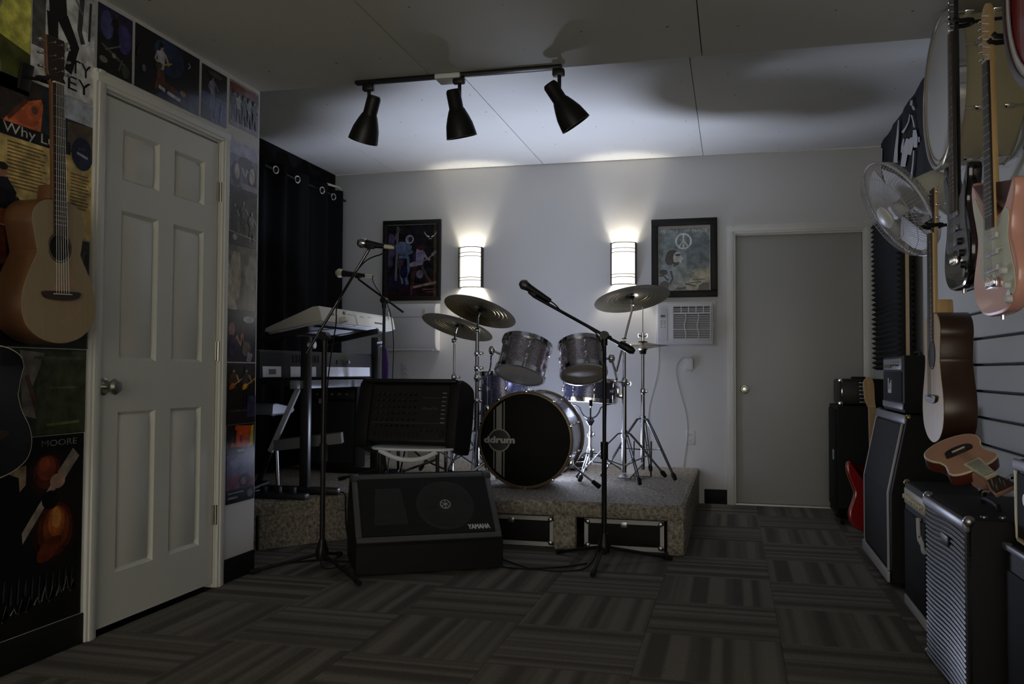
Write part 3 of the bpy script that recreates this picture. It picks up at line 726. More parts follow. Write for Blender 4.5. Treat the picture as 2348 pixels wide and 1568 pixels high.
# ================================================================ posters on the closet wall
def lp(y0, y1, z0, z1, bg): return Print(y1-y0, z1-z0, bg), LWF(XL+.001, y0, z0)
NAVY, INK = (22, 24, 40), (18, 18, 22)
p, m = lp(2.812, 3.008, 2.136, 2.388, NAVY)
p.rect(0, .55, 1, 1, (40, 38, 70)).ell(.25, .72, .18, .22, (72, 78, 128)).ell(.75, .62, .22, .22, (64, 62, 118)).figure(.5, .45, .5, (60, 50, 60), (20, 20, 28), (16, 16, 20))
p.poly([(0, 0), (1, 0), (1, .34), (0, .46)], (26, 27, 28)).line([(.1, .40), (.8, .22)], .05, (92, 92, 92)).line([(.2, .33), (.65, .50)], .03, (110, 110, 106)).ell(.16, .17, .12, .05, (118, 112, 104)).line([(.6, .1), (.7, .3)], .05, (82, 84, 80)).ell(.8, .13, .12, .1, (60, 64, 56)).ell(.45, .3, .06, .04, (130, 128, 124))
p.obj('band_poster', 'dark blue stage poster above the white door, nearest the acoustic guitar', m, group='posters over the door')
p, m = lp(3.026, 3.464, 2.136, 2.392, (20, 21, 30))
p.ell(.5, .72, .24, .3, (30, 44, 78)).ell(.42, .8, .14, .16, (40, 58, 92)).poly([(.28, 0), (1, 0), (1, .35), (.62, .25), (.4, .12)], (58, 60, 84))
p.figure(.36, .12, .78, (176, 150, 140), (176, 172, 178), (96, 58, 40), lean=.06, guitar=(60, 50, 48), hair=(24, 18, 18))
p.poly([(.3, .32), (.62, .26), (.62, .16), (.34, .2)], (84, 44, 34)).ell(.72, .24, .05, .05, (150, 120, 100)).line([(.8, .82), (.84, .77), (.8, .72)], .012, (186, 190, 190)).line([(.34, .17), (.44, .15)], .035, (168, 176, 188)).line([(.47, .14), (.68, .10)], .035, (168, 176, 188))
p.line([(.02, .5), (.06, .7)], .03, (40, 42, 48)).ell(.12, .34, .03, .06, (90, 100, 110))
p.obj('band_poster', 'wide dark poster of a seated guitarist above the white door', m, group='posters over the door')
p, m = lp(3.484, 3.686, 2.140, 2.384, (26, 24, 30))
p.rect(0, 0, 1, .5, (70, 76, 116)).poly([(0, 0), (.4, 0), (.3, .2), (0, .3)], (28, 30, 40)).figure(.42, .22, .66, (130, 112, 108), (120, 122, 140), (96, 100, 130), hair=(36, 30, 30)).line([(.5, .1), (.6, .4)], .08, (96, 104, 150)).line([(.75, .05), (.8, .4)], .1, (84, 92, 142)).ell(.5, .9, .3, .05, (70, 60, 50))
p.obj('band_poster', 'narrow blue poster of a lone singer above the door hinge side', m, group='posters over the door')
p, m = lp(3.712, 3.972, 2.170, 2.388, (96, 100, 108))
p.rect(0, .74, 1, 1, (110, 66, 58)).rect(0, 0, 1, .10, (120, 104, 110)).rect(0, .95, 1, 1, (150, 130, 120))
for k, c in enumerate(((44, 50, 66), (150, 148, 140), (52, 58, 76), (134, 134, 130), (46, 48, 60))): p.figure(.12+.18*k, .12, .66, (170, 150, 140), c, (40, 44, 60), hair=(40, 34, 34))
p.obj('band_poster', 'glossy poster of a standing group at the wall corner below the ceiling', m, group='posters over the door')
# column beside the door
p, m = lp(3.722, 3.972, 1.862, 2.105, (104, 104, 128))
p.rect(0, .72, 1, 1, (146, 142, 172)).ell(.22, .36, .17, .26, (60, 58, 66)).ell(.25, .4, .09, .16, (170, 158, 156)).ell(.55, .62, .25, .12, (52, 50, 60)).ell(.8, .36, .17, .28, (52, 50, 56)).ell(.79, .4, .1, .17, (176, 166, 166)).line([(.42, .5), (.55, .34), (.62, .5)], .07, (176, 176, 186)).rect(0, 0, 1, .09, (60, 60, 66)).rect(.4, .08, 1, .2, (140, 134, 150))
p.obj('band_poster', 'lavender poster of two faces beside the door, top of the column', m, group='poster column beside the door')
p, m = lp(3.722, 3.972, 1.604, 1.860, (58, 58, 58))
p.rect(0, .45, .6, 1, (44, 44, 46)).figure(.2, .22, .55, (126, 126, 124), (36, 36, 38), (30, 30, 32)).figure(.5, .25, .6, (150, 150, 148), (88, 88, 90), (50, 50, 52)).figure(.8, .1, .6, (160, 160, 156), (126, 126, 122), (90, 90, 88)).rect(0, 0, .7, .2, (26, 26, 28)).ell(.2, .14, .08, .06, (140, 140, 140)).line([(0, .23), (1, .17)], .02, (150, 150, 148))
p.obj('band_poster', 'black and white group poster, second from the top beside the door', m, group='poster column beside the door')
p, m = lp(3.722, 3.976, 1.290, 1.602, (104, 98, 86))
p.ell(.28, .55, .22, .4, (150, 142, 124)).ell(.8, .6, .2, .3, (128, 122, 110)).line([(.45, .95), (.5, .5), (.42, .1)], .12, (72, 64, 56)).poly([(0, 0), (.3, 0), (.1, .6), (0, .7)], (176, 170, 150)).ell(.62, .8, .1, .1, (80, 64, 50)).rect(.0, .9, 1, 1, (80, 78, 72))  # bright glare drawn into the print colours as pale shapes
p.obj('band_poster', 'sepia poster with a bright painted-in glare beside the door', m, group='poster column beside the door')
p, m = lp(3.724, 3.976, 1.040, 1.288, (40, 32, 48))
p.rect(0, .82, 1, 1, (24, 22, 30)).ell(.16, .66, .2, .22, (18, 15, 18)).ell(.14, .62, .1, .14, (160, 112, 104)).poly([(.02, .1), (.3, .1), (.36, .5), (.08, .52)], (58, 40, 70)).line([(.3, .5), (.45, .34), (.5, .56)], .08, (172, 122, 112)).line([(.58, .30), (.5, .72)], .05, (130, 100, 84)).ell(.66, .26, .16, .14, (116, 104, 92), rot=.6).ell(.72, .84, .2, .07, (160, 160, 166)).poly([(.66, .02), (.72, .2), (.9, .16), (.82, .0)], (150, 150, 160))
p.obj('band_poster', 'purple poster of a long-haired guitarist leaning back beside the door', m, group='poster column beside the door')
p, m = lp(3.726, 3.978, .740, 1.034, (40, 34, 28))
p.figure(.22, .3, .64, (200, 160, 110), (90, 60, 40), (40, 30, 26), guitar=(190, 110, 40), hair=(60, 40, 26)).figure(.66, .28, .66, (196, 156, 112), (60, 56, 60), (30, 28, 30), guitar=(206, 160, 50), hair=(50, 40, 34)).rect(0, 0, 1, .27, (44, 36, 40)).rect(.7, .1, 1, .45, (60, 60, 96)).line([(.1, .22), (.7, .22)], .02, (90, 80, 70))
p.obj('band_poster', 'golden-lit poster of two guitarists beside the door', m, group='poster column beside the door')
p, m = lp(3.730, 3.980, .364, .738, (50, 48, 72))
p.rect(.0, .68, 1, 1, (40, 26, 24)).poly([(.14, .72), (.86, .70), (.92, .97), (.30, .99)], (204, 78, 28)).poly([(.78, .70), (.95, .72), (.96, .98), (.88, .97)], (206, 190, 50)).poly([(.2, .78), (.32, .74), (.34, .92), (.24, .94)], (40, 20, 20)).line([(.5, .76), (.5, .86)], .09, (120, 30, 20)).line([(.38, .66), (.62, .66)], .05, (150, 140, 140))
p.rect(0, .30, 1, .62, (74, 74, 116)).ell(.3, .5, .2, .06, (96, 96, 140)).poly([(0, .18), (1, .18), (1, .33), (0, .36)], (110, 62, 86)).ell(.64, .27, .2, .085, (26, 24, 40)).ell(.6, .26, .1, .05, (130, 96, 120)).rect(0, 0, 1, .16, (20, 20, 28)).line([(.06, .13), (.6, .13)], .02, (150, 150, 156)).line([(.06, .07), (.4, .07)], .04, (140, 140, 146)).ell(.84, .09, .1, .055, (110, 110, 122))
p.obj('band_poster', 'orange and violet festival poster, lowest in the column beside the door', m, group='poster column beside the door')
# behind the acoustic guitars
p, m = lp(1.95, 2.487, 1.925, 2.405, (205, 205, 96))
p.rect(0, 0, 1, .10, (70, 70, 170)).poly([(.5, .1), (1, .1), (1, .30), (.75, .36)], (84, 88, 44)).poly([(.55, .1), (.78, .1), (.70, .55), (.86, .95), (.6, 1), (.5, .5)], (120, 124, 112)).ell(.9, .86, .16, .12, (34, 38, 26)).ell(.8, .96, .12, .08, (38, 40, 30)).ell(.70, .60, .07, .12, (150, 146, 150)).ell(.92, .55, .12, .2, (226, 222, 110)).poly([(.55, .1), (.75, .1), (.72, .24)], (70, 78, 50))
p.obj('wall_poster', 'bright yellow-green poster at the ceiling behind the acoustic guitar head', m)
p, m = lp(2.492, 2.796, 1.985, 2.405, (236, 236, 238))
p.rect(.0, .3, .2, 1, (96, 96, 98)).rect(.70, .62, 1, 1, (190, 190, 194)).line([(.78, .95), (.74, .6), (.8, .5)], .08, (70, 70, 74)).line([(.92, .9), (.9, .55)], .04, (60, 60, 64)).line([(.62, .9), (.8, .75)], .03, (120, 120, 124))
p.poly([(.22, .86), (.5, .88), (.54, .60), (.26, .60)], (30, 30, 32)).ell(.42, .93, .24, .12, (190, 184, 130)).ell(.36, .9, .05, .03, (120, 90, 70)).ell(.5, .89, .05, .03, (70, 54, 50))
p.line([(.30, .64), (.32, .40), (.28, .18)], .18, (26, 26, 28), .12).line([(.46, .64), (.66, .44), (.56, .20)], .19, (26, 26, 28), .12).poly([(.42, .40), (.56, .46), (.48, .30)], (150, 150, 144))
p.text('TY', .60, .215, .120, (24, 24, 26), wide=.34).text('SEY', .38, .060, .120, (24, 24, 26), wide=.56)
p.obj('wall_poster', 'white poster of a leaping figure with black capital letters', m)
p, m = lp(2.0, 2.794, 1.475, 1.982, (226, 198, 126))
p.rect(0, .66, 1, 1, (58, 48, 44)).poly([(.47, .67), (.58, .84), (.68, .90), (.76, .68)], (226, 120, 66)).ell(.60, .74, .07, .05, (190, 92, 54)).ell(.64, .80, .05, .06, (206, 104, 58)).ell(.645, .81, .02, .03, (120, 84, 60)).line([(.50, .70), (.60, .86)], .02, (110, 56, 40)).poly([(.68, .66), (.84, .66), (.84, 1), (.70, 1)], (44, 50, 60)).rect(.82, .84, 1, 1, (196, 204, 220)).poly([(.84, .60), (1, .66), (1, .84), (.84, .82)], (96, 80, 62))
p.rect(.46, .585, .86, .675, (26, 24, 24)).text('Why Lun', .475, .606, .066, (214, 212, 200), wide=.33)
p.ell(.935, .62, .07, .12, (24, 26, 56)).line([(.90, .62), (.97, .60)], .012, (170, 176, 200)).line([(.905, .65), (.95, .66)], .012, (60, 66, 110))
for k in range(13): p.line([(.50, .55-.024*k), (.70+.02*math.sin(k*2.3), .55-.024*k)], .006, (128, 106, 60))
for k in range(11): p.line([(.86, .46-.024*k), (.97+.01*math.sin(k*1.7), .46-.024*k)], .006, (128, 106, 60))
p.ell(.475, .35, .025, .05, (150, 106, 84)).ell(.475, .375, .028, .025, (40, 30, 26)).poly([(.44, .08), (.53, .08), (.55, .22), (.50, .31), (.45, .30)], (22, 24, 36)).line([(.50, .26), (.545, .16), (.56, .19)], .03, (24, 26, 38)).poly([(.44, 0), (.56, 0), (.56, .10), (.44, .10)], (122, 66, 40))
p.obj('wall_poster', 'tan magazine-page poster with a white headline behind the acoustic guitar', m)
p, m = lp(2.0, 2.790, 1.075, 1.472, (36, 36, 34))
p.ring(.49, .42, .028, .012, (116, 120, 116)).ring(.49, .42, .012, .006, (100, 104, 100)).poly([(.4, .62), (.52, .70), (.50, 1), (.4, 1)], (110, 58, 34)).rect(.86, .70, 1, 1, (60, 58, 50)).line([(.90, .5), (.97, .9)], .02, (84, 84, 80))
p.obj('wall_poster', 'dark poster with a small pale ring, hidden behind the acoustic guitar body', m)
p, m = lp(2.0, 2.786, .770, 1.072, (54, 58, 42))
p.rect(.70, .02, .99, .98, (66, 72, 50)).line([(.78, .55), (.94, .55)], .008, (96, 100, 76)).line([(.76, .12), (.96, .14)], .012, (110, 114, 80)).poly([(.60, .98), (.74, .95), (.70, .7), (.66, .5), (.70, .2), (.62, .25)], (124, 118, 108)).line([(.64, .7), (.70, .3)], .025, (96, 70, 58)).rect(.68, .88, .98, .91, (84, 88, 66))
p.obj('wall_poster', 'dull green poster beside the lower black guitar', m)
p, m = lp(1.98, 2.782, .112, .768, (18, 16, 18))
p.rect(.0, .92, 1, 1, (14, 14, 16)).text('MOORE', .745, .945, .032, (128, 128, 122), wide=.21).ell(.78, .80, .105, .115, (40, 20, 18)).ell(.78, .81, .080, .090, (76, 32, 24)).ell(.775, .83, .055, .065, (120, 52, 34)).ell(.765, .85, .03, .04, (150, 70, 46)).ell(.83, .50, .135, .175, (38, 18, 14)).ell(.835, .50, .105, .145, (72, 32, 18)).ell(.84, .51, .078, .115, (116, 54, 26)).ell(.84, .535, .050, .085, (156, 84, 38)).ell(.838, .56, .028, .055, (190, 128, 62)).ell(.80, .40, .08, .05, (96, 40, 22), rot=.5).poly([(.56, .84), (.66, .86), (.66, .76), (.60, .70)], (150, 128, 104))
p.line([(.60, .42), (.88, .82)], .035, (150, 138, 124)).line([(.86, .78), (.95, .90)], .055, (140, 130, 118)).ell(.84, .755, .045, .04, (160, 128, 110)).ell(.56, .40, .05, .045, (172, 150, 122)).ell(.80, .66, .05, .05, (12, 10, 12)).poly([(.40, .1), (.66, .3), (.62, .8), (.4, .9)], (16, 14, 18))
for k in range(15): p.line([(.40+.038*k, .17+.02*math.sin(k*2)), (.405+.038*k, .28+.02*math.cos(k*3))], .010, (58, 60, 70), .003)
for k in range(13): p.line([(.42+.042*k, .08+.006*k+.012*math.sin(k*1.9)), (.44+.042*k, .135+.007*k+.02*math.cos(k*2.3)), (.452+.042*k, .09+.006*k)], .007, (132, 132, 136), .003)
p.obj('wall_poster', 'dark poster of a guitarist in orange smoke, signed in silver', m)

# ================================================================ guitars
def catmull(pts, sub=5):
    n = len(pts); out = []
    for i in range(n):
        a, b_, c, d = [Vector(pts[(i+k-1) % n]) for k in range(4)]
        for t in range(sub):
            u_ = t/sub; out.append(tuple(.5*((2*b_)+(c-a)*u_+(2*a-5*b_+4*c-d)*u_*u_+(3*b_-a-3*c+d)*u_**3)))
    return out
def acoustic_outline(L, wl, ww, wu):
    h = [(0, 0), (.012, .30), (.05, .62), (.13, .90), (.25, 1.0), (.38, .95), (.50, .80)]
    right = [(wl/2*x, L*t) for t, x in h]+[(ww/2*1.0, L*.62), (ww/2*1.01, L*.66), (wu/2*.95, L*.78), (wu/2, L*.85), (wu/2*.90, L*.93), (wu/2*.60, L*.985), (wu/2*.25, L)]
    left = [(-x, y) for x, y in right[:0:-1]]
    return catmull(right+left, 3)
def hexagon_pegs(root, pts, n_, mt):
    for p0 in pts: P(root, 'tuning_peg', MB().cyl(p0, Vector(p0)+Vector(n_)*.012, .004, n=8).sphere(tuple(Vector(p0)+Vector(n_)*.019), .008, 5, sc=(1, .6, 1.1)), mt)
def acoustic(name, label, mtx, L, wl, ww, wu, dp, neck, top, side, back_neck, hole=.67, bridge=.34, head=.17, wf=.045, cat='guitar', binding=None, pegs=3, bridge_mat='wood_rosewood', board='wood_rosewood', deco=None):
    """Local frame: x across, y up the neck, z out of the face; z = 0 is the back of the body."""
    r_ = thing(name, label, cat, mtx=mtx); out = acoustic_outline(L, wl, ww, wu)
    P(r_, 'body', MB().prism(out, 0, dp, bev=.004), side)
    if binding: P(r_, 'binding', MB().prism(offset(out, .0008), dp-.006, dp+.0006, bev=.0015), binding)
    P(r_, 'soundboard', MB().prism(offset(out, -.003), dp-.002, dp+.0012), top)
    hr = wl*.135
    if hole:
        P(r_, 'soundhole', MB().disc((0, L*hole, dp+.0018), (0, 0, 1), hr, 28), 'black_rubber')
        P(r_, 'rosette', MB().torus((0, L*hole, dp+.0014), (0, 0, 1), hr*1.12, .0022, 32, 5), 'wood_rosewood')
    b = P(r_, 'bridge', MB().prism(catmull([(-wl*.25, L*bridge+.004), (-wl*.19, L*bridge-.012), (0, L*bridge-.018), (wl*.19, L*bridge-.012), (wl*.25, L*bridge+.004), (wl*.2, L*bridge+.012), (-wl*.2, L*bridge+.012)], 3), dp+.001, dp+.011), bridge_mat)
    P(b, 'saddle', MB().box((0, L*bridge+.003, dp+.0125), (wl*.24, .003, .005)), 'bone')
    ny0, ny1 = L*(hole or .7)+hr*.9, L+neck
    P(r_, 'neck', MB().prism([(-.021, L-.005), (.021, L-.005), (wf/2, ny1), (-wf/2, ny1)], dp-.018, dp+.002, bev=.006), back_neck)
    P(r_, 'heel', MB().prism([(-.028, L-.01), (.028, L-.01), (.020, L+.05), (-.020, L+.05)], dp-.07, dp-.01, bev=.01), back_neck)
    fb = P(r_, 'fretboard', MB().prism([(-.027, ny0), (.027, ny0), (wf/2, ny1), (-wf/2, ny1)], dp+.0018, dp+.007), board)
    fm = MB(); sl_ = ny1-L*bridge
    for k in range(1, 20):
        yk = ny1-sl_*(1-2**(-k/12))
        if yk > ny0+.004: fm.box((0, yk, dp+.0075), (wf+.004+.004*k/19, .0018, .0016))
    P(fb, 'frets', fm, 'steel', kind='stuff')
    P(r_, 'nut', MB().box((0, ny1+.002, dp+.006), (wf, .005, .010)), 'bone')
    hd = P(r_, 'headstock', MB().prism([(-wf/2, ny1), (wf/2, ny1), (wf/2+.013, ny1+.04), (wf/2+.016, ny1+head), (-wf/2-.016, ny1+head), (-wf/2-.013, ny1+.04)], dp-.020, dp-.005, bev=.003), back_neck)
    P(hd, 'head_veneer', MB().prism([(-wf/2+.002, ny1+.004), (wf/2-.002, ny1+.004), (wf/2+.012, ny1+.04), (wf/2+.014, ny1+head-.003), (-wf/2-.014, ny1+head-.003), (-wf/2-.012, ny1+.04)], dp-.005, dp-.003), 'wood_rosewood')
    for s in (-1, 1):
        for k in range(pegs):
            yk = ny1+head*(.3+.28*k)
            q = P(hd, 'tuning_peg', MB().cyl((s*(wf/2+.014), yk, dp-.012), (s*(wf/2+.030), yk, dp-.012), .004, n=8).box((s*(wf/2+.036), yk, dp-.012), (.014, .008, .018), bev=.003), 'chrome')
            P(hd, 'string_post', MB().cyl((s*wf*.34, yk, dp-.003), (s*wf*.34, yk, dp+.008), .004, n=8), 'chrome')
    sm_ = MB()
    for k in range(pegs*2):
        u_ = (k+.5)/(pegs*2)-.5; sm_.cyl((u_*wl*.2, L*bridge+.004, dp+.012), (u_*wf*.85, ny1+.002, dp+.011), .0007, n=4, cap=False)
    P(r_, 'strings', sm_, 'steel', kind='stuff')
    if deco: P(r_, 'inlay_art', deco(L, wl, dp+.0014), 'leaf_print', label='faint red-brown printed leaves on the soundboard')
    return r_
def leaves(L, wl, z):
    b = MB()
    for cx, cy, rx, ry, a in ((.02, .19, .035, .014, .3), (.07, .21, .03, .013, -.5), (.05, .15, .022, .012, .9), (.09, .16, .02, .011, -.2), (.0, .14, .02, .009, .2), (.10, .115, .022, .010, .7), (.06, .09, .018, .010, -.7), (.03, .075, .016, .007, 0), (.055, .33, .008, .03, .2), (.045, .31, .018, .006, .5), (.075, .30, .016, .006, -.4), (.085, .26, .005, .028, .1)):
        n = 12; b.add([((cx-.02)+rx*math.cos(2*PI*k/n)*math.cos(a)-ry*math.sin(2*PI*k/n)*math.sin(a), cy*L/.48+rx*math.cos(2*PI*k/n)*math.sin(a)+ry*math.sin(2*PI*k/n)*math.cos(a), z) for k in range(n)], [tuple(range(n))])
    return b
g = acoustic('acoustic_guitar', 'natural-top acoustic guitar hanging on the poster wall beside the white door', LWF(XL+.03, 2.500, 1.085) @ RZ(R(2.6)) @ RY(R(-2)),
             .480, .325, .195, .232, .112, .385, 'wood_spruce', 'wood_mahogany', 'wood_mahogany', deco=leaves, head=.155)
acoustic('acoustic_guitar', 'glossy black acoustic guitar with pale edge below the natural-top guitar', LWF(XL+.02, 2.195, .655),
         .42, .42, .30, .34, .10, .25, 'black_gloss', 'black_gloss', 'black_gloss', binding='bone')
def hanger(label, root_p, tip, gap=.03):
    r_ = thing('guitar_hanger', label, 'hanger', tuple(root_p)); root_p, tip = Vector(root_p), Vector(tip); d = (tip-root_p).normalized(); s = d.cross(Vector((0, 0, 1))).normalized()
    P(r_, 'wall_plate', MB().box((0, 0, 0), (.05, .09, .012), axis_frame(root_p+d*.006, d), bev=.003), 'black_plastic', world=True)
    P(r_, 'arm', MB().cyl(root_p+d*.01, tip-d*.03, .006, n=8), 'black_metal', world=True)
    for k in (-1, 1): P(r_, 'yoke_prong', MB().tube([tip-d*.03, tip-d*.02+s*k*gap, tip+d*.025+s*k*gap, tip+d*.035+s*k*(gap-.002)+Vector((0, 0, .012))], .008, 8, sub=1), 'black_rubber', world=True)
hanger('black wall hanger holding the natural-top acoustic guitar', (XL+.004, 2.460, 1.985), (XL+.10, 2.460, 1.965))

hanger('black wall hanger holding the black acoustic guitar', (XL+.004, 2.195, 1.365), (XL+.095, 2.195, 1.345))
STRAT = [(0, 0), (.085, .010), (.142, .055), (.157, .115), (.140, .175), (.120, .222), (.124, .275), (.146, .325), (.150, .365), (.132, .380), (.106, .352), (.074, .314), (.034, .300),
         (-.034, .300), (-.060, .318), (-.090, .362), (-.122, .412), (-.148, .430), (-.163, .400), (-.156, .345), (-.135, .285), (-.122, .232), (-.140, .175), (-.160, .115), (-.146, .050), (-.085, .008)]
OFFSET = [(0, 0), (.085, .006), (.150, .05), (.172, .115), (.160, .175), (.130, .235), (.122, .285), (.145, .340), (.150, .385), (.125, .395), (.095, .360), (.060, .325), (.034, .315),
          (-.034, .315), (-.060, .335), (-.095, .390), (-.130, .435), (-.158, .440), (-.168, .400), (-.152, .330), (-.128, .265), (-.132, .200), (-.160, .135), (-.165, .075), (-.135, .025), (-.075, .002)]
def electric(name, label, mtx, shape, body, guard, guard_pts, board='wood_rosewood', neck_mat='wood_maple', pick=3, knobs=((.085, .12), (.105, .075), (.115, .035)), neck=.46, head_side=-1, head_mat=None, pk='white_plastic', kn='white_plastic'):
    r_ = thing(name, label, 'guitar', mtx=mtx); out = catmull(shape, 4); dp = .044; wf = .042
    P(r_, 'body', MB().prism(out, 0, dp, bev=.010), body)
    if guard: P(r_, 'pickguard', MB().prism(catmull(guard_pts, 4), dp, dp+.0025), guard)
    y0 = .255 if shape is STRAT else .27; ny1 = .30+neck
    for k in range(pick): P(r_, 'pickup', MB().box((0, y0-.022-.048*k, dp+.006), (.084, .018, .011), RZ(0) if k < 2 else T(0, 0, 0), bev=.004), pk)
    br = P(r_, 'bridge', MB().box((0, .095, dp+.006), (.075, .028, .010), bev=.003), 'chrome')
    for k in range(6): P(br, 'saddle', MB().box((-.027+.0108*k, .098, dp+.013), (.008, .018, .005), bev=.001), 'chrome')
    for x, y_ in knobs: P(r_, 'knob', MB().lathe([(0, 0), (.012, 0), (.011, .012), (.009, .015), (0, .015)], 14, T(x, y_, dp+.002)), kn)
    P(r_, 'switch', MB().cyl((.07, .19, dp), (.078, .185, dp+.018), .002, n=6).sphere((.079, .184, dp+.019), .004, 5), kn)
    P(r_, 'jack_plate', MB().prism(catmull([(.095, -.0+.03), (.115, .045), (.105, .065), (.085, .05)], 3), dp, dp+.004), 'chrome')
    P(r_, 'neck', MB().prism([(-.028, .255), (.028, .255), (wf/2, ny1), (-wf/2, ny1)], dp-.012, dp+.008, bev=.006), neck_mat)
    fb = P(r_, 'fretboard', MB().prism([(-.028, .258), (.028, .258), (wf/2, ny1), (-wf/2, ny1)], dp+.007, dp+.013), board)
    fm = MB()
    for k in range(1, 22): fm.box((0, ny1-(ny1-.10)*(1-2**(-k/12)), dp+.0135), (wf+.012*k/21, .0018, .0016))
    P(fb, 'frets', fm, 'steel', kind='stuff')
    P(r_, 'nut', MB().box((0, ny1+.002, dp+.012), (wf, .004, .008)), 'bone')
    s = head_side
    hp = [(-s*wf/2, ny1), (-s*wf/2, ny1+.02), (-s*.020, ny1+.06), (-s*.018, ny1+.15), (s*.005, ny1+.185), (s*.032, ny1+.175), (s*.045, ny1+.14), (s*.040, ny1+.05), (s*.030, ny1+.02), (s*wf/2, ny1)]
    hd = P(r_, 'headstock', MB().prism(catmull(hp, 3), dp-.010, dp+.004, bev=.002), head_mat or neck_mat)
    for k in range(6):
        yk = ny1+.03+.024*k
        P(hd, 'tuning_peg', MB().cyl((s*.040, yk, dp-.004), (s*.056, yk, dp-.004), .003, n=6).box((s*.062, yk, dp-.004), (.014, .007, .016), bev=.003), 'chrome')
        P(hd, 'string_post', MB().cyl((s*.016, yk, dp+.004), (s*.016, yk, dp+.014), .004, n=8), 'chrome')
    sm_ = MB()
    for k in range(6): sm_.cyl((-.027+.0108*k, .10, dp+.017), ((k-2.5)*.0066, ny1+.002, dp+.016), .0006, n=4, cap=False)
    P(r_, 'strings', sm_, 'steel', kind='stuff')
    P(r_, 'strap_button', MB().cyl((0, .002, dp/2), (0, -.012, dp/2), .006, n=8), 'chrome')
    return r_
SG = [(-.03, .272), (-.09, .33), (-.125, .375), (-.135, .34), (-.10, .26), (-.09, .2), (-.095, .13), (-.05, .115), (0, .12), (.06, .10), (.12, .05), (.14, .07), (.135, .12), (.11, .18), (.10, .225), (.11, .28), (.09, .30), (.03, .272)]
PINK = RWF(.79, 2.86, 1.172)
electric('electric_guitar', 'pink double-cutaway electric guitar with mint pickguard on the slatwall', PINK @ RZ(R(2)) @ RY(R(7)), STRAT, 'pink_paint', 'mint_plastic', SG)
OG = [(-.03, .29), (-.08, .35), (-.125, .40), (-.135, .35), (-.105, .27), (-.10, .20), (-.12, .14), (-.06, .125), (0, .13), (.06, .11), (.12, .06), (.15, .09), (.14, .15), (.115, .22), (.11, .28), (.11, .34), (.07, .31), (.03, .29)]
BLK = RWF(.764, 3.19, 1.279)
electric('electric_guitar', 'black electric guitar with grey pickguard hanging next to the pink one', BLK @ RY(R(1)), OFFSET, 'black_gloss', 'grey_plastic', OG, neck_mat='black_gloss', head_mat='black_gloss', pk='silver_plastic', kn='black_plastic', knobs=((.075, .15), (.095, .11), (.11, .07)), neck=.56)
hanger('black slatwall hanger holding the pink electric guitar', (XR-.027, 2.84, 2.00), (.775, 2.84, 1.985), gap=.026)
hanger('black slatwall hanger holding the black electric guitar', (XR-.027, 3.19, 2.185), (.749, 3.19, 2.17), gap=.026)
acoustic('acoustic_guitar', 'pale-top acoustic guitar with dark brown sides seen nearly edge-on by the slatwall', RWF(.835, 3.595, .742), .485, .36, .25, .28, .11, .30, 'wood_amber', 'wood_dark_side', 'wood_maple', hole=.68, bridge=.34, bridge_mat='wood_rosewood')
hanger('black slatwall hanger holding the pale-top acoustic guitar', (XR-.027, 3.595, 1.575), (.735, 3.595, 1.555))
# red guitar standing by the far amplifier
electric('electric_guitar', 'red electric guitar standing on the floor against the far amplifier', frame((.835, 5.80, .03), (.985, .17, 0), (-.02, .10, .995), (.17, -.98, .10)), STRAT, 'red_paint', None, None, neck_mat='wood_maple', board='wood_maple')

# ================================================================ drums
def drum(name, label, o, axis, r_, dp, shell, top, bottom, lugs=6, hoop='chrome', hr=.012, up=(0, 0, 1), a0=.3, single_lug=True, cat='drum'):
    """Drum with its middle at o; axis points out of the playing head."""
    fr = axis_frame(o, axis, up); t = thing(name, label, cat, mtx=fr)
    P(t, 'shell', MB().lathe([(r_, -dp/2), (r_, dp/2)], 40), shell)
    for s, mt, nm in ((1, top, 'batter_head'), (-1, bottom, 'resonant_head')):
        P(t, nm, MB().lathe([(r_+.002, s*(dp/2-.004)), (r_+.002, s*(dp/2+.006)), (r_*.96, s*(dp/2+.010)), (0, s*(dp/2+.010))], 40), mt)
        P(t, 'hoop', MB().lathe([(r_+.003, s*(dp/2-.012)), (r_+hr, s*(dp/2-.012)), (r_+hr, s*(dp/2+.016)), (r_+hr*.6, s*(dp/2+.019)), (r_-.001, s*(dp/2+.019)), (r_-.001, s*(dp/2+.009))], 40), hoop)
    lm = MB().box((0, 0, 0), (.018, .016, .034), bev=.005).mesh('lug', ['chrome'])
    for k in range(lugs):
        a = a0+2*PI*k/lugs
        for z in ((dp*.22, -dp*.22) if single_lug else (0,)):
            l = bpy.data.objects.new('lug', lm); COL.objects.link(l); l.parent = t; l.location = ((r_+.008)*math.cos(a), (r_+.008)*math.sin(a), z); l.rotation_euler = (0, 0, a); RM[l.name] = RM[t.name]
        for s in (1, -1):
            x_, y_ = (r_+.010)*math.cos(a), (r_+.010)*math.sin(a)
            P(t, 'tension_rod', MB().cyl((x_, y_, s*dp*.22), (x_, y_, s*(dp/2+.012)), .003, n=6).sphere((x_, y_, s*(dp/2+.012)), .006, 5), 'chrome')
    return t
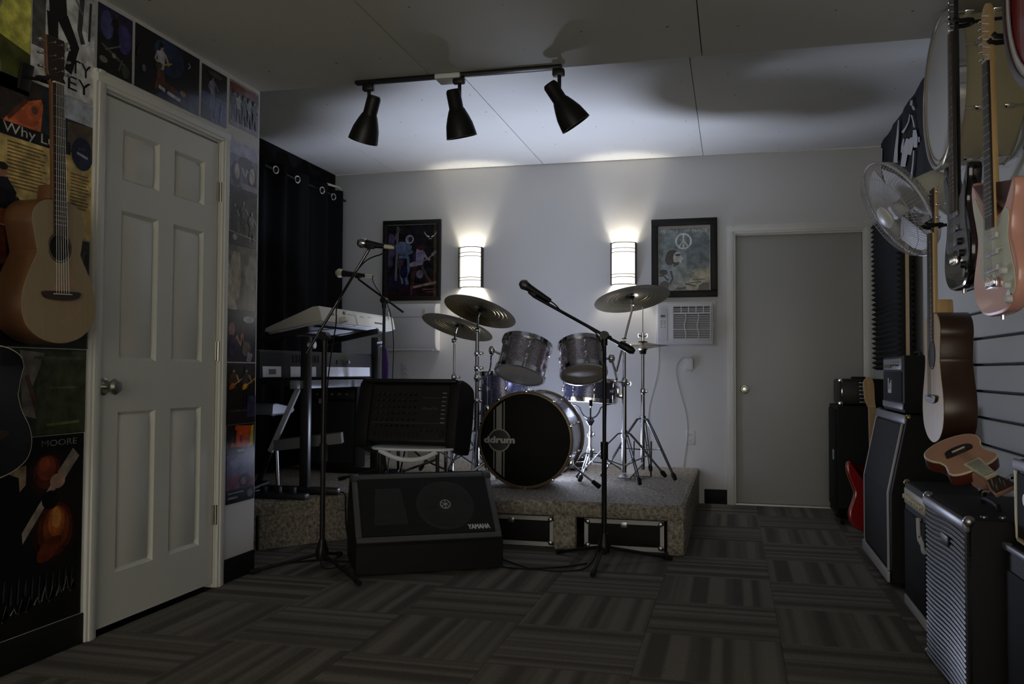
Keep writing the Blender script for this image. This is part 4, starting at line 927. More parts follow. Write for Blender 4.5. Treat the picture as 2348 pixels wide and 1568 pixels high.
def tripod(root, c, z0, zc, rad, angs, zbrace, r_=.011, mt='dark_chrome', flat=True, foot='black_rubber', double=True):
    """Three splayed legs round the pole at c: from a collar at zc to rubber feet on z0."""
    cx, cy = c
    P(root, 'leg_collar', MB().cyl((cx, cy, zc-.03), (cx, cy, zc+.02), .021, n=14), mt, world=True)
    for a in angs:
        d = Vector((math.cos(a), math.sin(a), 0)); top = Vector((cx, cy, zc))+d*.018; ft = Vector((cx, cy, z0+.024))+d*rad
        kn = Vector((cx, cy, zc-.005))+d*.05
        q = MB()
        if flat:
            side = d.cross(Vector((0, 0, 1)))
            for s in ((-1, 1) if double else (0,)): q.tube([top+side*s*.009, kn+side*s*.009, ft+side*s*.006], .0048, 6, sub=1)
        else: q.tube([top, kn, ft], r_, 8, sub=1)
        l = P(root, 'leg', q, mt, world=True)
        dn = (ft-kn).normalized()
        P(l, 'rubber_foot', MB().lathe([(0, 0), (.013, 0), (.017, .035), (.010, .052), (0, .052)], 10, axis_frame(ft+dn*.016-Vector((0, 0, 0)), -dn)), foot, world=True)
        mid = kn.lerp(ft, .52)
        P(l, 'brace', MB().tube([(cx+d.x*.015, cy+d.y*.015, zbrace), mid], .0045, 6), mt, world=True)
def wing(root, p, d, mt='chrome'):
    p = Vector(p); d = Vector(d).normalized(); s = Vector((0, 0, 1)) if abs(d.z) < .7 else Vector((1, 0, 0))
    P(root, 'wing_nut', MB().cyl(p, p+d*.022, .005, n=8).beam(p+d*.02-s*.014, p+d*.026+s*.0, .008, .005).beam(p+d*.026, p+d*.02+s*.014, .008, .005), mt, world=True)
def memory_lock(root, c, z, r_=.017, mt='chrome'):
    P(root, 'height_clamp', MB().lathe([(0, z-.02), (r_, z-.02), (r_+.003, z-.008), (r_+.003, z+.008), (r_, z+.02), (0, z+.02)], 14, T(c[0], c[1], 0)).box((c[0]+r_+.006, c[1], z), (.02, .016, .022), bev=.004), mt, world=True)

S = 5.38
bc = at(1205, 1005, Y=S); BX, BZ, BR = bc.x, ZS+.305, .293
bd = drum('bass_drum', 'large bass drum with black front head, grey stripes and maker logo', (BX, S+.205, BZ), (0, 1, 0), BR-.006, .41, 'sparkle_silver', 'drum_head', 'drum_head_black', lugs=10, hoop='wood_hoop', hr=.016, single_lug=True)
# printed front head: stripes, ring and lettering
GR = (128, 128, 124); fr = BWF(BX-.28, S-.0112, BZ-.28)
def on_head(name, lift, draw, label=None):
    pr = Print(.56, .56, (4, 4, 4), t=lift); draw(pr); q = MB(); k = 6
    q.f, q.c = pr.mb.f[k:], pr.mb.c[k:]; q.sm, q.mi = [False]*len(q.f), [0]*len(q.f); q.v = [tuple(fr @ Vector(v)) for v in pr.mb.v]
    used = sorted({i for f in q.f for i in f}); re_ = {o: i for i, o in enumerate(used)}
    q.v = [q.v[i] for i in used]; q.f = [tuple(re_[i] for i in f) for f in q.f]
    P(bd, name, q, 'print_flat', world=True, colours=True, label=label)
def chord(x): return math.sqrt(max(0, .272**2-(x*.56-.28)**2))/.56
for x0, x1 in ((-.204, -.197), (-.186, -.150), (-.139, -.132)):
    u0, u1 = (x0+.28)/.56, (x1+.28)/.56; h0, h1 = chord(u0), chord(u1)
    on_head('stripe', .0003, lambda p: p.poly([(u0, .5-h0), (u1, .5-h1), (u1, .5+h1), (u0, .5+h0)], GR))
lx = (-.166+.28)/.56
on_head('logo_ring', .0006, lambda p: p.ell(lx, .488, .128, .128, (4, 4, 4), n=30).ring(lx, .488, .122, .016, GR, 34), 'grey ring on the black head')
tx0 = (-.262+.28)/.56
def letters(p):
    for k in range(10): p.text('ddrum', tx0+.013*math.cos(k*.628), .462+.013*math.sin(k*.628), .066, (4, 4, 4), wide=.345)
    for k in range(8): p.text('ddrum', tx0+.0055*math.cos(k*.785), .462+.0055*math.sin(k*.785), .066, (172, 172, 168), wide=.345)
on_head('lettering', .0009, letters, 'pale grey maker name on the black head')
for k in range(10):
    a = .3+2*PI*k/10
    P(bd, 'claw_hook', MB().box((BX+(BR+.006)*math.cos(a), S-.004, BZ+(BR+.006)*math.sin(a)), (.022, .03, .022), bev=.005), 'chrome', world=True)
for s, dx in ((1, .12), (-1, -.12)):
    p0 = Vector((BX+s*.262, S+.11, BZ-.15)); p1 = Vector((BX+s*(.262+.165), S+.03, ZS+.05))
    sp = P(bd, 'spur', MB().cyl(p0, p1, .008, n=10), 'chrome', world=True)
    P(sp, 'spur_bracket', MB().box(tuple(p0), (.04, .05, .05), bev=.008), 'chrome', world=True)
    d = (p1-p0).normalized(); P(sp, 'rubber_foot', MB().cyl(p1-d*.012, p1+d*.045, .013, .016, n=12), 'black_rubber', world=True)
P(bd, 'hoop_badge', MB().box((BX+.05, S+.10, BZ+BR+.001), (.10, .06, .012), bev=.004), 'pale_strip', world=True)

n1 = -(_fw*-.39+(_r*-.25-_u*.97)*.92)                               # out of the playing heads, tipped to the drummer's seat
n2 = -(_fw*-.50+(_r*.05-_u*1.0)*.866)
t1 = at(1201, 823, Y=5.60); t2 = at(1335, 824, Y=5.60)
tm1 = drum('rack_tom', 'larger grey sparkle rack tom above the bass drum, tipping right', t1, n1, .158, .205, 'sparkle_grey', 'drum_head', 'drum_head', lugs=6, a0=.15)
tm2 = drum('rack_tom', 'smaller grey sparkle rack tom above the bass drum, beside the mic pole', t2, n2, .142, .185, 'sparkle_grey', 'drum_head', 'drum_head_smoky', lugs=6, a0=.5)
fd = at(1125, 900, Y=6.05)
ft_ = drum('floor_tom', 'blue sparkle floor tom standing behind the bass drum', (-1.55, 5.985, .79), (0, .06, 1), .165, .37, 'sparkle_blue', 'drum_head', 'drum_head', lugs=8)
for a in (R(-115), R(10), R(130)):
    x, y_ = -1.55+.185*math.cos(a), 5.985+.185*math.sin(a)
    l = P(ft_, 'leg', MB().cyl((x, y_, ZS+.03), (x, y_, .88), .006, n=8), 'chrome', world=True)
    P(l, 'leg_bracket', MB().box((x, y_, .74), (.035, .035, .06), bev=.008), 'chrome', world=True); P(l, 'rubber_foot', MB().cyl((x, y_, ZS+.001), (x, y_, ZS+.04), .014, n=10), 'black_rubber', world=True)
sn = drum('snare_drum', 'shallow blue sparkle snare drum on a basket stand', (-.955, 6.05, .872), (.05, .05, 1), .180, .13, 'sparkle_blue', 'drum_head', 'drum_head', lugs=8, single_lug=False)
P(sn, 'strainer', MB().box((-.955+.195, 6.02, .865), (.022, .04, .08), bev=.006).box((-.955+.215, 6.02, .835), (.03, .012, .03), bev=.003), 'chrome', world=True)
ss = thing('snare_stand', 'chrome basket stand carrying the snare drum', 'stand', (-.955, 6.05, ZS))
SX, SY = -.955, 6.05
P(ss, 'tube', MB().cyl((SX, SY, ZS+.09), (SX, SY, .66), .011, n=12), 'chrome', world=True)
P(ss, 'basket_hub', MB().lathe([(0, .63), (.012, .63), (.03, .66), (.012, .69), (0, .69)], 14, T(SX, SY, 0)), 'black_metal', world=True)
for a in (R(-80), R(40), R(160)):
    d = Vector((math.cos(a), math.sin(a), 0)); o = Vector((SX, SY, 0))
    q = P(ss, 'basket_arm', MB().tube([o+d*.01+Vector((0, 0, .675)), o+d*.06+Vector((0, 0, .70)), o+d*.09+Vector((0, 0, .765)), o+d*.19+Vector((0, 0, .780))], .006, 8, sub=1), 'black_metal', world=True)
    P(q, 'arm_tip', MB().cyl(o+d*.192+Vector((0, 0, .772)), o+d*.20+Vector((0, 0, .81)), .011, n=10), 'black_rubber', world=True)
memory_lock(ss, (SX, SY), .57); memory_lock(ss, (SX, SY), .46)
tripod(ss, (SX, SY), ZS, .44, .27, (R(-95), R(25), R(145)), ZS+.11)

# tom mounts
def mount(root, pts, clamp):
    P(root, 'mount_arm', MB().tube(pts, .0075, 8, sub=1), 'chrome', world=True)
    for c in clamp: P(root, 'mount_clamp', MB().sphere(tuple(c), .024, 6).box(tuple(c), (.03, .04, .055), bev=.008), 'chrome', world=True)
CA, CB, CC, HH = (-1.93, 6.02), (-1.672, 5.72), (-.715, 6.00), (-.612, 6.22)
k1 = at(1128, 803, Y=5.62); mount(tm1, [k1+Vector((.09, 0, -.04)), k1, k1+Vector((-.02, .04, -.14)), Vector((CB[0]+.05, CB[1], .95)), Vector((CB[0]+.012, CB[1], .95))], (k1, (CB[0], CB[1], .955)))
k2 = at(1402, 822, Y=5.66); mount(tm2, [k2+Vector((-.09, 0, 0)), k2, k2+Vector((.02, .08, -.10)), Vector((CC[0]-.05, CC[1], .93)), Vector((CC[0]-.012, CC[1], .93))], (k2, (CC[0], CC[1], .935)))

# ================================================================ cymbals and their stands
def cymbal(label, o, n_, r_, group='cymbals of the kit', bell=.13, name='cymbal'):
    k = r_
    prof = [(.006, .034*k/.25), (.03, .033*k/.25), (k*bell*1.25, .024*k/.25), (k*bell*1.6, .017*k/.25), (k*.55, .009*k/.25), (k, -.006*k/.25), (k, -.0075*k/.25), (k*.55, .0075*k/.25), (k*bell*1.6, .0155*k/.25), (k*bell*1.25, .0225*k/.25), (.03, .0315*k/.25), (.006, .0325*k/.25), (.006, .034*k/.25)]
    t = thing(name, label, 'cymbal', mtx=axis_frame(o, n_), group=group); P(t, 'bow', MB().lathe(prof, 48), 'bronze_cymbal')
    gr = MB()
    for i in range(5): gr.torus((0, 0, -.0005+.008*(1-(.42+.11*i))), (0, 0, 1), k*(.42+.11*i), .0008, 40, 4)
    P(t, 'lathe_grooves', gr, 'brass'); return t
nL1 = (_fw*.26+(_r*.277+_u*.96)*.966); nL2 = (_fw*.32+(_r*.30+_u*.954)*.948); nR = (_fw*.30+(_r*-.127+_u*.99)*.954)
cL1, cL2, cR = at(1049, 749, Y=CA[1]), at(1101, 713, Y=CB[1]), at(1449, 684, Y=CC[1])
cymbal('bronze crash cymbal tilted beside the white wall unit, lower of the overlapping pair', cL1, nL1, .262)
cymbal('dark bronze ride cymbal tilted under the wall sconce, upper of the overlapping pair', cL2, nL2, .252)
cymbal('bronze cymbal on a boom below the peace-sign picture', cR, nR, .258)
def topper(root, o, n_, mt='chrome'):
    o, n_ = Vector(o), Vector(n_).normalized()
    P(root, 'felt', MB().cyl(o+n_*.028, o+n_*.040, .017, n=14).cyl(o-n_*.004, o+n_*.012, .018, n=14), 'black_cloth', world=True)
    P(root, 'cymbal_rod', MB().cyl(o-n_*.05, o+n_*.075, .004, n=8), mt, world=True); wing(root, o+n_*.04, n_, mt)
def cymbal_stand(label, c, top, o, n_, rad, angs, zc, joints, r_=.0125, boom=None, low=.021):
    t = thing('cymbal_stand', label, 'stand', (c[0], c[1], ZS)); x, y_ = c
    zj = sorted(joints)
    P(t, 'lower_tube', MB().cyl((x, y_, ZS+.05), (x, y_, zj[0]), r_+.001, n=14), 'dark_chrome', world=True)
    P(t, 'upper_tube', MB().cyl((x, y_, zj[0]), (x, y_, top), r_*.75, n=14), 'dark_chrome', world=True)
    for z in zj: memory_lock(t, c, z); wing(t, (x+.02, y_, z), (1, 0, 0))
    tripod(t, c, ZS, zc, rad, angs, ZS+.10)
    n_ = Vector(n_).normalized(); o = Vector(o); p0 = Vector((x, y_, top)); end = o-n_*.05
    P(t, 'tilter', MB().cyl(p0+Vector((-.016, 0, 0)), p0+Vector((.016, 0, 0)), .016, n=14).sphere(tuple(p0), .018, 6), 'chrome', world=True)
    P(t, 'boom_arm' if boom else 'tilter_arm', MB().cyl(p0-(end-p0).normalized()*(boom or .0), end, .007, n=10), 'dark_chrome', world=True)
    if boom: P(t, 'tilter', MB().box(tuple(end), (.026, .026, .034), bev=.008), 'chrome', world=True)
    topper(t, o, n_)
    return t
cymbal_stand('slim chrome cymbal stand rising behind the powered mixer', CA, cL1.z-.10, cL1, nL1, .28, (R(-75), R(45), R(165)), .62, (.955,), .010)
sb = cymbal_stand('thick chrome cymbal stand beside the floor tom', CB, cL2.z-.13, cL2, nL2, .26, (R(-80), R(40), R(160)), .60, (.80, 1.02, 1.12), .0165)
for z in (.68, .60): wing(sb, (CB[0]-.016, CB[1], z), (-1, 0, 0))
cymbal_stand('chrome boom stand between the snare drum and the hi-hat', CC, 1.215, cR, nR, .31, (R(-65), R(35), R(190)), .585, (.92, 1.175), .0145, boom=.22)
hs = thing('hihat_stand', 'chrome hi-hat stand with foot pedal nearest the air conditioner', 'stand', (HH[0], HH[1], ZS))
P(hs, 'lower_tube', MB().cyl((HH[0], HH[1], ZS+.05), (HH[0], HH[1], .86), .0135, n=14), 'dark_chrome', world=True)
P(hs, 'upper_tube', MB().cyl((HH[0], HH[1], .86), (HH[0], HH[1], 1.15), .0105, n=14), 'dark_chrome', world=True)
P(hs, 'pull_rod', MB().cyl((HH[0], HH[1], 1.14), (HH[0], HH[1], 1.46), .003, n=8), 'chrome', world=True)
P(hs, 'seat_cup', MB().lathe([(0, 1.12), (.022, 1.125), (.026, 1.15), (.016, 1.165), (0, 1.165)], 16, T(*HH, 0)), 'black_plastic', world=True)
P(hs, 'clutch', MB().cyl((HH[0], HH[1], 1.205), (HH[0], HH[1], 1.275), .010, n=12), 'chrome', world=True); wing(hs, (HH[0]+.008, HH[1], 1.25), (1, 0, .2)); wing(hs, (HH[0]-.008, HH[1], 1.25), (-1, 0, .2))
memory_lock(hs, HH, .865); tripod(hs, HH, ZS, .675, .30, (R(-40), R(85), R(210)), ZS+.19)
P(hs, 'footboard', MB().beam((HH[0]-.03, HH[1]-.05, ZS+.10), (HH[0]-.10, HH[1]-.27, ZS+.016), .085, .012, up=(0, 0, 1)), 'steel', world=True)
P(hs, 'pedal_frame', MB().tube([(HH[0]-.06, HH[1]-.02, ZS+.25), (HH[0]-.06, HH[1]-.04, ZS+.008), (HH[0]+.06, HH[1]-.04, ZS+.008), (HH[0]+.06, HH[1]-.02, ZS+.25)], .006, 8), 'black_metal', world=True)
hz = thing('hihat_cymbals', 'pair of closed hi-hat cymbals beside the air conditioner', 'cymbal', (HH[0], HH[1], 1.165))
for nm, s in (('upper_cymbal', 1), ('lower_cymbal', -1)):
    k = .172; pf = [(.006, .034), (.028, .031), (.036, .022), (k*.6, .010), (k, .0015), (k, .0005), (k*.6, .0085), (.036, .020), (.006, .030)]
    P(hz, nm, MB().lathe([(a, s*b_) for a, b_ in pf], 44, T(0, 0, .018)), 'bronze_cymbal')
# kick pedal
kp = thing('kick_pedal', 'steel kick drum pedal behind the bass drum', 'pedal', (BX+.02, S+.50, ZS))
P(kp, 'base_plate', MB().box((BX+.02, S+.60, ZS+.006), (.10, .32, .010), bev=.003), 'black_metal', world=True)
P(kp, 'footboard', MB().beam((BX+.02, S+.73, ZS+.02), (BX+.02, S+.50, ZS+.10), .08, .010), 'steel', world=True)
for s in (-1, 1): P(kp, 'post', MB().cyl((BX+.02+s*.05, S+.50, ZS+.012), (BX+.02+s*.05, S+.50, ZS+.20), .008, n=8), 'chrome', world=True)
P(kp, 'axle', MB().cyl((BX-.035, S+.50, ZS+.195), (BX+.075, S+.50, ZS+.195), .007, n=8), 'chrome', world=True)
P(kp, 'beater', MB().cyl((BX+.02, S+.50, ZS+.195), (BX+.02, S+.46, ZS+.36), .004, n=8).cyl((BX+.02, S+.485, ZS+.37), (BX+.02, S+.435, ZS+.36), .024, n=14), 'black_cloth', world=True)
# LED lamp on the stage floor behind the kit
UX, UY = -1.20, 6.50
ul = thing('floor_lamp', 'small black floor lamp throwing cool light up behind the drums', 'lamp', (UX, UY, ZS))
P(ul, 'housing', MB().lathe([(0, .03), (.13, .03), (.142, .045), (.142, .095), (.136, .10), (.132, .088), (0, .085)], 24, T(UX, UY, ZS)), 'black_plastic', world=True)
P(ul, 'lens', MB().disc((UX, UY, ZS+.090), (0, 0, 1), .130, 32), 'led_lens', world=True)
P(ul, 'yoke', MB().tube([(UX-.145, UY, ZS+.07), (UX-.15, UY, ZS+.008), (UX+.15, UY, ZS+.008), (UX+.145, UY, ZS+.07)], .006, 8), 'black_metal', world=True)
ld = bpy.data.lights.new('led_lamp', 'SPOT'); ld.energy = FLOOR_LED_W; ld.color = (.68, .76, 1.); ld.shadow_soft_size = .14; ld.spot_size = R(152); ld.spot_blend = 1.0
lo = bpy.data.objects.new('led_lamp', ld); COL.objects.link(lo); lo.parent = ul; lo.matrix_local = T(0, 0, .14) @ RX(R(180+47))

# ================================================================ microphones and stands
def mic(name, label, head, tail, ball='steel', r_=.027, body='black_plastic', tailm=None):
    head, tail = Vector(head), Vector(tail); d = (tail-head).normalized(); L = (tail-head).length
    t = thing(name, label, 'microphone', tuple(tail)); fr = axis_frame(head, d)
    P(t, 'grille_ball', MB().lathe([(0, -r_), (r_*.6, -r_*.8), (r_*.95, -r_*.3), (r_, .1*r_), (r_*.97, r_*.5), (r_*.8, r_*.95)], 20, fr), ball, world=True)
    P(t, 'grille_band', MB().lathe([(r_*1.0, -.003), (r_*1.05, -.003), (r_*1.05, .006), (r_*1.0, .006)], 20, fr), ball, world=True)
    P(t, 'handle', MB().lathe([(0, r_*.9), (r_*.85, r_*.9), (r_*.72, r_*1.8), (.0135, L-.02), (.012, L), (0, L)], 18, fr), body, world=True)
    if tailm: P(t, 'plug', MB().lathe([(0, L), (.011, L), (.011, L+.035), (.007, L+.05), (0, L+.05)], 14, fr), tailm, world=True)
    return t
def mic_stand(label, base, z0, zj, pole_r, feet, boom_a, boom_b, boom_r, mt='black_metal', weight=None, upper=None, hub=.09, boom_mt=None, clip=None):
    t = thing('mic_stand', label, 'mic stand', (base[0], base[1], z0)); x, y_ = base
    P(t, 'pole', MB().cyl((x, y_, z0+.05), (x, y_, (zj+z0)*.5), pole_r, n=14), mt, world=True)
    P(t, 'upper_pole', MB().cyl((x, y_, (zj+z0)*.5-.02), (x, y_, zj), upper or pole_r*.75, n=14), mt, world=True)
    P(t, 'height_clutch', MB().cyl((x, y_, (zj+z0)*.5-.05), (x, y_, (zj+z0)*.5+.04), pole_r*1.5, n=14), mt, world=True)
    P(t, 'hub', MB().lathe([(0, hub-.055), (.03, hub-.05), (.034, hub-.01), (.024, hub+.02), (pole_r+.004, hub+.05), (0, hub+.05)], 16, T(x, y_, z0)), mt, world=True)
    for f in feet:
        f = Vector((f[0], f[1], z0+.014)); o = Vector((x, y_, z0+hub-.02)); d = (f-o).normalized()
        l = P(t, 'leg', MB().tube([o+d*.015, f], .009, 8), mt, world=True)
        P(l, 'rubber_foot', MB().cyl(f-d*.03, f+d*.018, .013, n=10), 'black_rubber', world=True)
    a, b_ = Vector(boom_a), Vector(boom_b)
    P(t, 'boom', MB().cyl(a, b_, boom_r, n=12), boom_mt or mt, world=True)
    P(t, 'swivel', MB().cyl((x, y_-.025, zj+.004), (x, y_+.025, zj+.004), .022, n=16).cyl((x, y_, zj-.05), (x, y_, zj), .016, n=14).sphere((x+.03, y_-.02, zj-.01), .012, 6), mt, world=True)
    if weight:
        d = (b_-a).normalized(); P(t, 'counterweight', MB().lathe([(0, -.075), (.018, -.07), (.022, -.04), (.022, .0), (.012, .02), (0, .02)], 14, axis_frame(b_, d)), mt, world=True)
    if clip: P(t, 'mic_clip', MB().box((0, 0, 0), (.03, .034, .05), axis_frame(Vector(clip[0]), Vector(clip[1])), bev=.008).cyl(a, Vector(clip[0]), .008, n=8), 'black_plastic', world=True)
    return t
# tripod boom in front of the keyboards
bx, by = -2.036, 4.17; A, B = at(845, 574, Y=by), at(703, 810, Y=by); J = at(737, 772, Y=by)
mic_stand('black tripod boom stand on the floor in front of the keyboards', (bx, by), 0, J.z, .0135, ((-1.70, 3.86), (-2.285, 3.935), (-2.06, 4.43)), A, B, .0075, upper=.0135, boom_mt='dark_chrome', clip=(at(850, 563, Y=by), (1, 0, 0)))
mic('microphone', 'microphone with shiny silver ball highest over the white keyboard', at(830, 557, Y=by), at(882, 565, Y=by), 'chrome', .026, tailm='bone')
# boom stand behind the keyboards
sx, sy = -2.29, 5.62; J2 = at(881, 690, Y=sy); A, B = at(822, 640, Y=sy), at(925, 716, Y=sy)
ms2 = mic_stand('boom mic stand with purple cloth behind the white keyboard', (J2.x, sy), ZS, J2.z, .011, ((J2.x+.26, sy-.12), (J2.x-.05, sy+.28), (J2.x-.22, sy-.18)), A, B, .0075, upper=.0105, clip=(at(822, 632, Y=sy), (1, 0, 0)))
mic('microphone', 'microphone with cream ball pointing at the curtain', at(778, 626, Y=sy), at(838, 632, Y=sy), 'bone', .030, tailm='bone')
pc = [at(882, 800, Y=sy), at(884, 835, Y=sy), at(884, 860, Y=sy), at(882, 885, Y=sy)]
recentre(one('cloth', MB().tube(pc, [.018, .026, .027, .016], 10), 'purple_cloth', 'purple cloth wrapped round the boom mic stand pole', 'cloth'))
# centre boom stand
cx_, cy_ = -.655, 4.62; J3 = at(1386, 770, Y=cy_); A, B = at(1222, 678, Y=cy_), at(1447, 803, Y=cy_)
mic_stand('black tripod boom stand standing in front of the bass drum', (J3.x, cy_), 0, J3.z, .0135, ((-.668, 4.33), (-.335, 4.80), (-.925, 4.80)), A, B, .0085, weight=True, hub=.11, clip=(at(1222, 672, Y=cy_), at(1215, 665, Y=cy_)-at(1240, 685, Y=cy_)))
mic('microphone', 'black ball-head microphone on the boom in front of the back wall', at(1201, 652, Y=cy_), at(1262, 690, Y=cy_), 'grey_metal', .027)
cord('mic_cable', 'black cable dropping from the microphone along the boom of the front stand', [at(1262, 690, Y=cy_), at(1276, 700, Y=cy_-.01), at(1284, 712, Y=cy_-.01), at(1340, 745, Y=cy_-.015), at(1380, 772, Y=cy_-.02), at(1391, 860, Y=cy_-.02), at(1388, 1000, Y=cy_-.02), at(1384, 1150, Y=cy_-.022), at(1378, 1235, Y=cy_-.03), Vector((-.70, 4.50, .006)), Vector((-.80, 4.36, .005)), Vector((-1.0, 4.38, .005)), Vector((-1.12, 4.50, .005)), Vector((-1.24, 4.62, .005))], .0036, 'black_rubber')
cord('mic_cable', 'thin dark cable hanging from the boom behind the white keyboard', [at(890, 566, Y=by), at(880, 582, Y=by), at(850, 590, Y=by), at(826, 608, Y=by-.012), at(785, 670, Y=by-.012), at(770, 705, Y=by-.02), at(772, 740, Y=by-.03), at(762, 790, Y=by-.03), at(748, 900, Y=by-.03), at(745, 1100, Y=by-.03), at(742, 1250, Y=by-.03), Vector((-2.0, 4.06, .006)), Vector((-1.92, 4.2, .006))], .0035, 'black_rubber')
cord('mic_cable', 'thin cable hanging beside the purple cloth from the rear boom', [at(838, 632, Y=sy), at(858, 632, Y=sy), at(852, 637, Y=sy), at(862, 660, Y=sy-.01), at(893, 700, Y=sy-.015), at(903, 770, Y=sy-.02), at(902, 830, Y=sy-.02), at(898, 900, Y=sy-.02), at(900, 980, Y=sy-.02), Vector((J2.x+.05, sy-.05, ZS+.005))], .003, 'black_rubber')

# ================================================================ keyboards
def keyboard(name, label, o, axis, tilt, L, dp, hb, hf, body, under, back=None, keys=True):
    """o: rear bottom corner at the near end; axis: unit vector along the length; the keys face away from `back`. Local x = length, y = towards player, z = up."""
    ex = Vector(axis).normalized(); ez = Vector((0, 0, 1)); ey = ez.cross(ex)
    m_ = frame(o, ex, ey, ez) @ RX(tilt); t = thing(name, label, 'keyboard', mtx=m_)
    prof = [(0, 0), (dp-.03, 0), (dp, .012), (dp, hf-.012), (dp-.012, hf), (.05, hb), (.008, hb-.004), (0, hb-.02)]; sl_a = math.atan2(hb-hf, dp-.062); zk = lambda y_: hf+(dp-.012-y_)*math.tan(sl_a)
    P(t, 'case', MB().prism([(y_, z) for y_, z in prof], 0, L, frame((0, 0, 0), (0, 1, 0), (0, 0, 1), (1, 0, 0)), bev=.006), body)
    P(t, 'underside', MB().box((L/2, dp*.5, -.003), (L-.03, dp-.03, .006), bev=.002), under)
    for y_ in (dp*.22, dp*.74): P(t, 'rubber_strip', MB().box((L/2, y_, -.009), (L*.86, .035, .008), bev=.003), 'black_rubber')
    if keys:
        n = 44; wk = (L-.10)/n
        wm = MB().box((0, 0, 0), (wk-.0012, dp*.36, .012), bev=.0015, seg=1).mesh('key', ['white_plastic']); bm_ = MB().box((0, 0, 0), (wk*.55, dp*.22, .014), bev=.002, seg=1).mesh('key', ['black_gloss'])
        for k in range(n):
            q = bpy.data.objects.new('key', wm); COL.objects.link(q); q.parent = t; q.location = (.05+wk*(k+.5), dp*.78, zk(dp*.78)+.004); q.rotation_euler = (-sl_a, 0, 0); RM[q.name] = RM[t.name]
            if k % 7 not in (2, 6):
                q = bpy.data.objects.new('key', bm_); COL.objects.link(q); q.parent = t; q.location = (.05+wk*(k+1), dp*.71, zk(dp*.71)+.013); q.rotation_euler = (-sl_a, 0, 0); RM[q.name] = RM[t.name]
    return t
kb = keyboard('synthesizer', 'white synthesizer on the upper tier of the keyboard stand', (-2.455, 4.99, 1.305), (.02, 1, 0), R(-11), 1.16, .40, .100, .035, 'ivory_plastic', 'pale_underside')
# jacks and print on its rear panel
for k, (x, z, w_, h_) in enumerate(((.15, .055, .05, .022), (.33, .07, .035, .02), (.44, .066, .10, .006), (.60, .060, .06, .006), (.74, .064, .09, .005), (.88, .030, .16, .010), (1.02, .062, .05, .006))):
    P(kb, 'rear_socket', MB().box((x, -.0015, z), (w_, .004, h_), bev=.001), 'grey_plastic' if k < 2 or k == 5 else 'pale_strip')
P(kb, 'hanging_plug', MB().box((.27, -.02, .02), (.05, .04, .035), bev=.008), 'ivory_plastic')
P(kb, 'cable_hook', MB().cyl((1.06, -.004, .07), (1.07, -.006, .125), .004, n=8), 'bone')
k2_ = keyboard('synthesizer', 'dark grey synthesizer on the middle tier under the white one', (-2.59, 4.50, .955), (.09, .996, 0), R(-2), 1.45, .36, .165, .09, 'charcoal', 'black_plastic')
for x0, x1 in ((.02, .20), (.30, .58), (.66, 1.28)):
    P(k2_, 'rear_plate', MB().box(((x0+x1)/2, -.003, .036), (x1-x0, .005, .062), bev=.0015), 'pale_underside', label='pale rectangular plate on the rear panel')
P(k2_, 'plate_print', MB().box((.11, -.0062, .036), (.07, .001, .030)), 'silver_plastic')
lt = MB(); vs_, fs_, wd = text('S', .055); lt.add([(.70-v[0], -.0018, .088+v[1]) for v in vs_], fs_); P(k2_, 'lettering', lt, 'silver_plastic')
q = MB()
for k in range(9): q.box((.34+.035*k, -.002, .115), (.018, .003, .045))
P(k2_, 'rear_mark', q, 'black_plastic', label='row of worn marks on the rear panel')
P(k2_, 'rear_knob', MB().cyl((.98, 0, .10), (.98, -.014, .10), .012, n=12), 'steel'); P(k2_, 'rear_socket', MB().box((.88, -.002, .10), (.08, .004, .03)), 'black_plastic')
keyboard('digital_piano', 'slim silver digital piano low behind the poster wall end', (-3.08, 4.92, .725), (1, 0, 0), R(0), .335, .28, .072, .04, 'silver_plastic', 'black_plastic', keys=False)
ks = thing('keyboard_stand', 'black two-tier keyboard stand with a slanted bright leg', 'stand', (-2.6, 5.2, ZS))
for y_, zt in ((4.80, 1.20), (5.85, 1.235)):
    P(ks, 'column', MB().box((-2.46, y_, (.30+zt)/2), (.055, .045, zt-.30), bev=.006), 'black_metal', world=True)
    P(ks, 'tier_arm', MB().beam((-2.44, y_, zt+.045), (-2.84, y_, zt-.035), .03, .035), 'black_metal', world=True)
    P(ks, 'tier_arm', MB().beam((-2.44, y_, .925), (-2.90, y_, .930), .03, .035), 'black_metal', world=True)
    P(ks, 'floor_bar', MB().box((-2.55, y_, ZS+.022), (.62, .05, .042), bev=.008), 'black_metal', world=True)
    P(ks, 'clamp', MB().cyl((-2.43, y_-.03, zt-.05), (-2.39, y_-.03, zt-.05), .022, n=12), 'chrome', world=True)
P(ks, 'tier_rail', MB().box((-2.49, 5.35, .915), (.05, 1.30, .05), bev=.006), 'silver_plastic', world=True)
P(ks, 'slanted_leg', MB().beam(at(687, 884, Y=4.95), at(620, 1035, Y=4.95), .022, .03), 'pale_strip', world=True)
P(ks, 'slanted_leg', MB().beam(at(620, 1035, Y=4.95), Vector((-2.86, 4.95, ZS+.01)), .022, .03), 'black_metal', world=True)
P(ks, 'shelf', MB().beam(at(632, 1020, Y=4.97), at(785, 1003, Y=5.10), .12, .065), 'grey_plastic', world=True)
P(ks, 'shelf_post', MB().cyl(at(634, 1030, Y=4.99), Vector((-2.74, 4.99, ZS)), .011, n=10), 'steel', world=True)
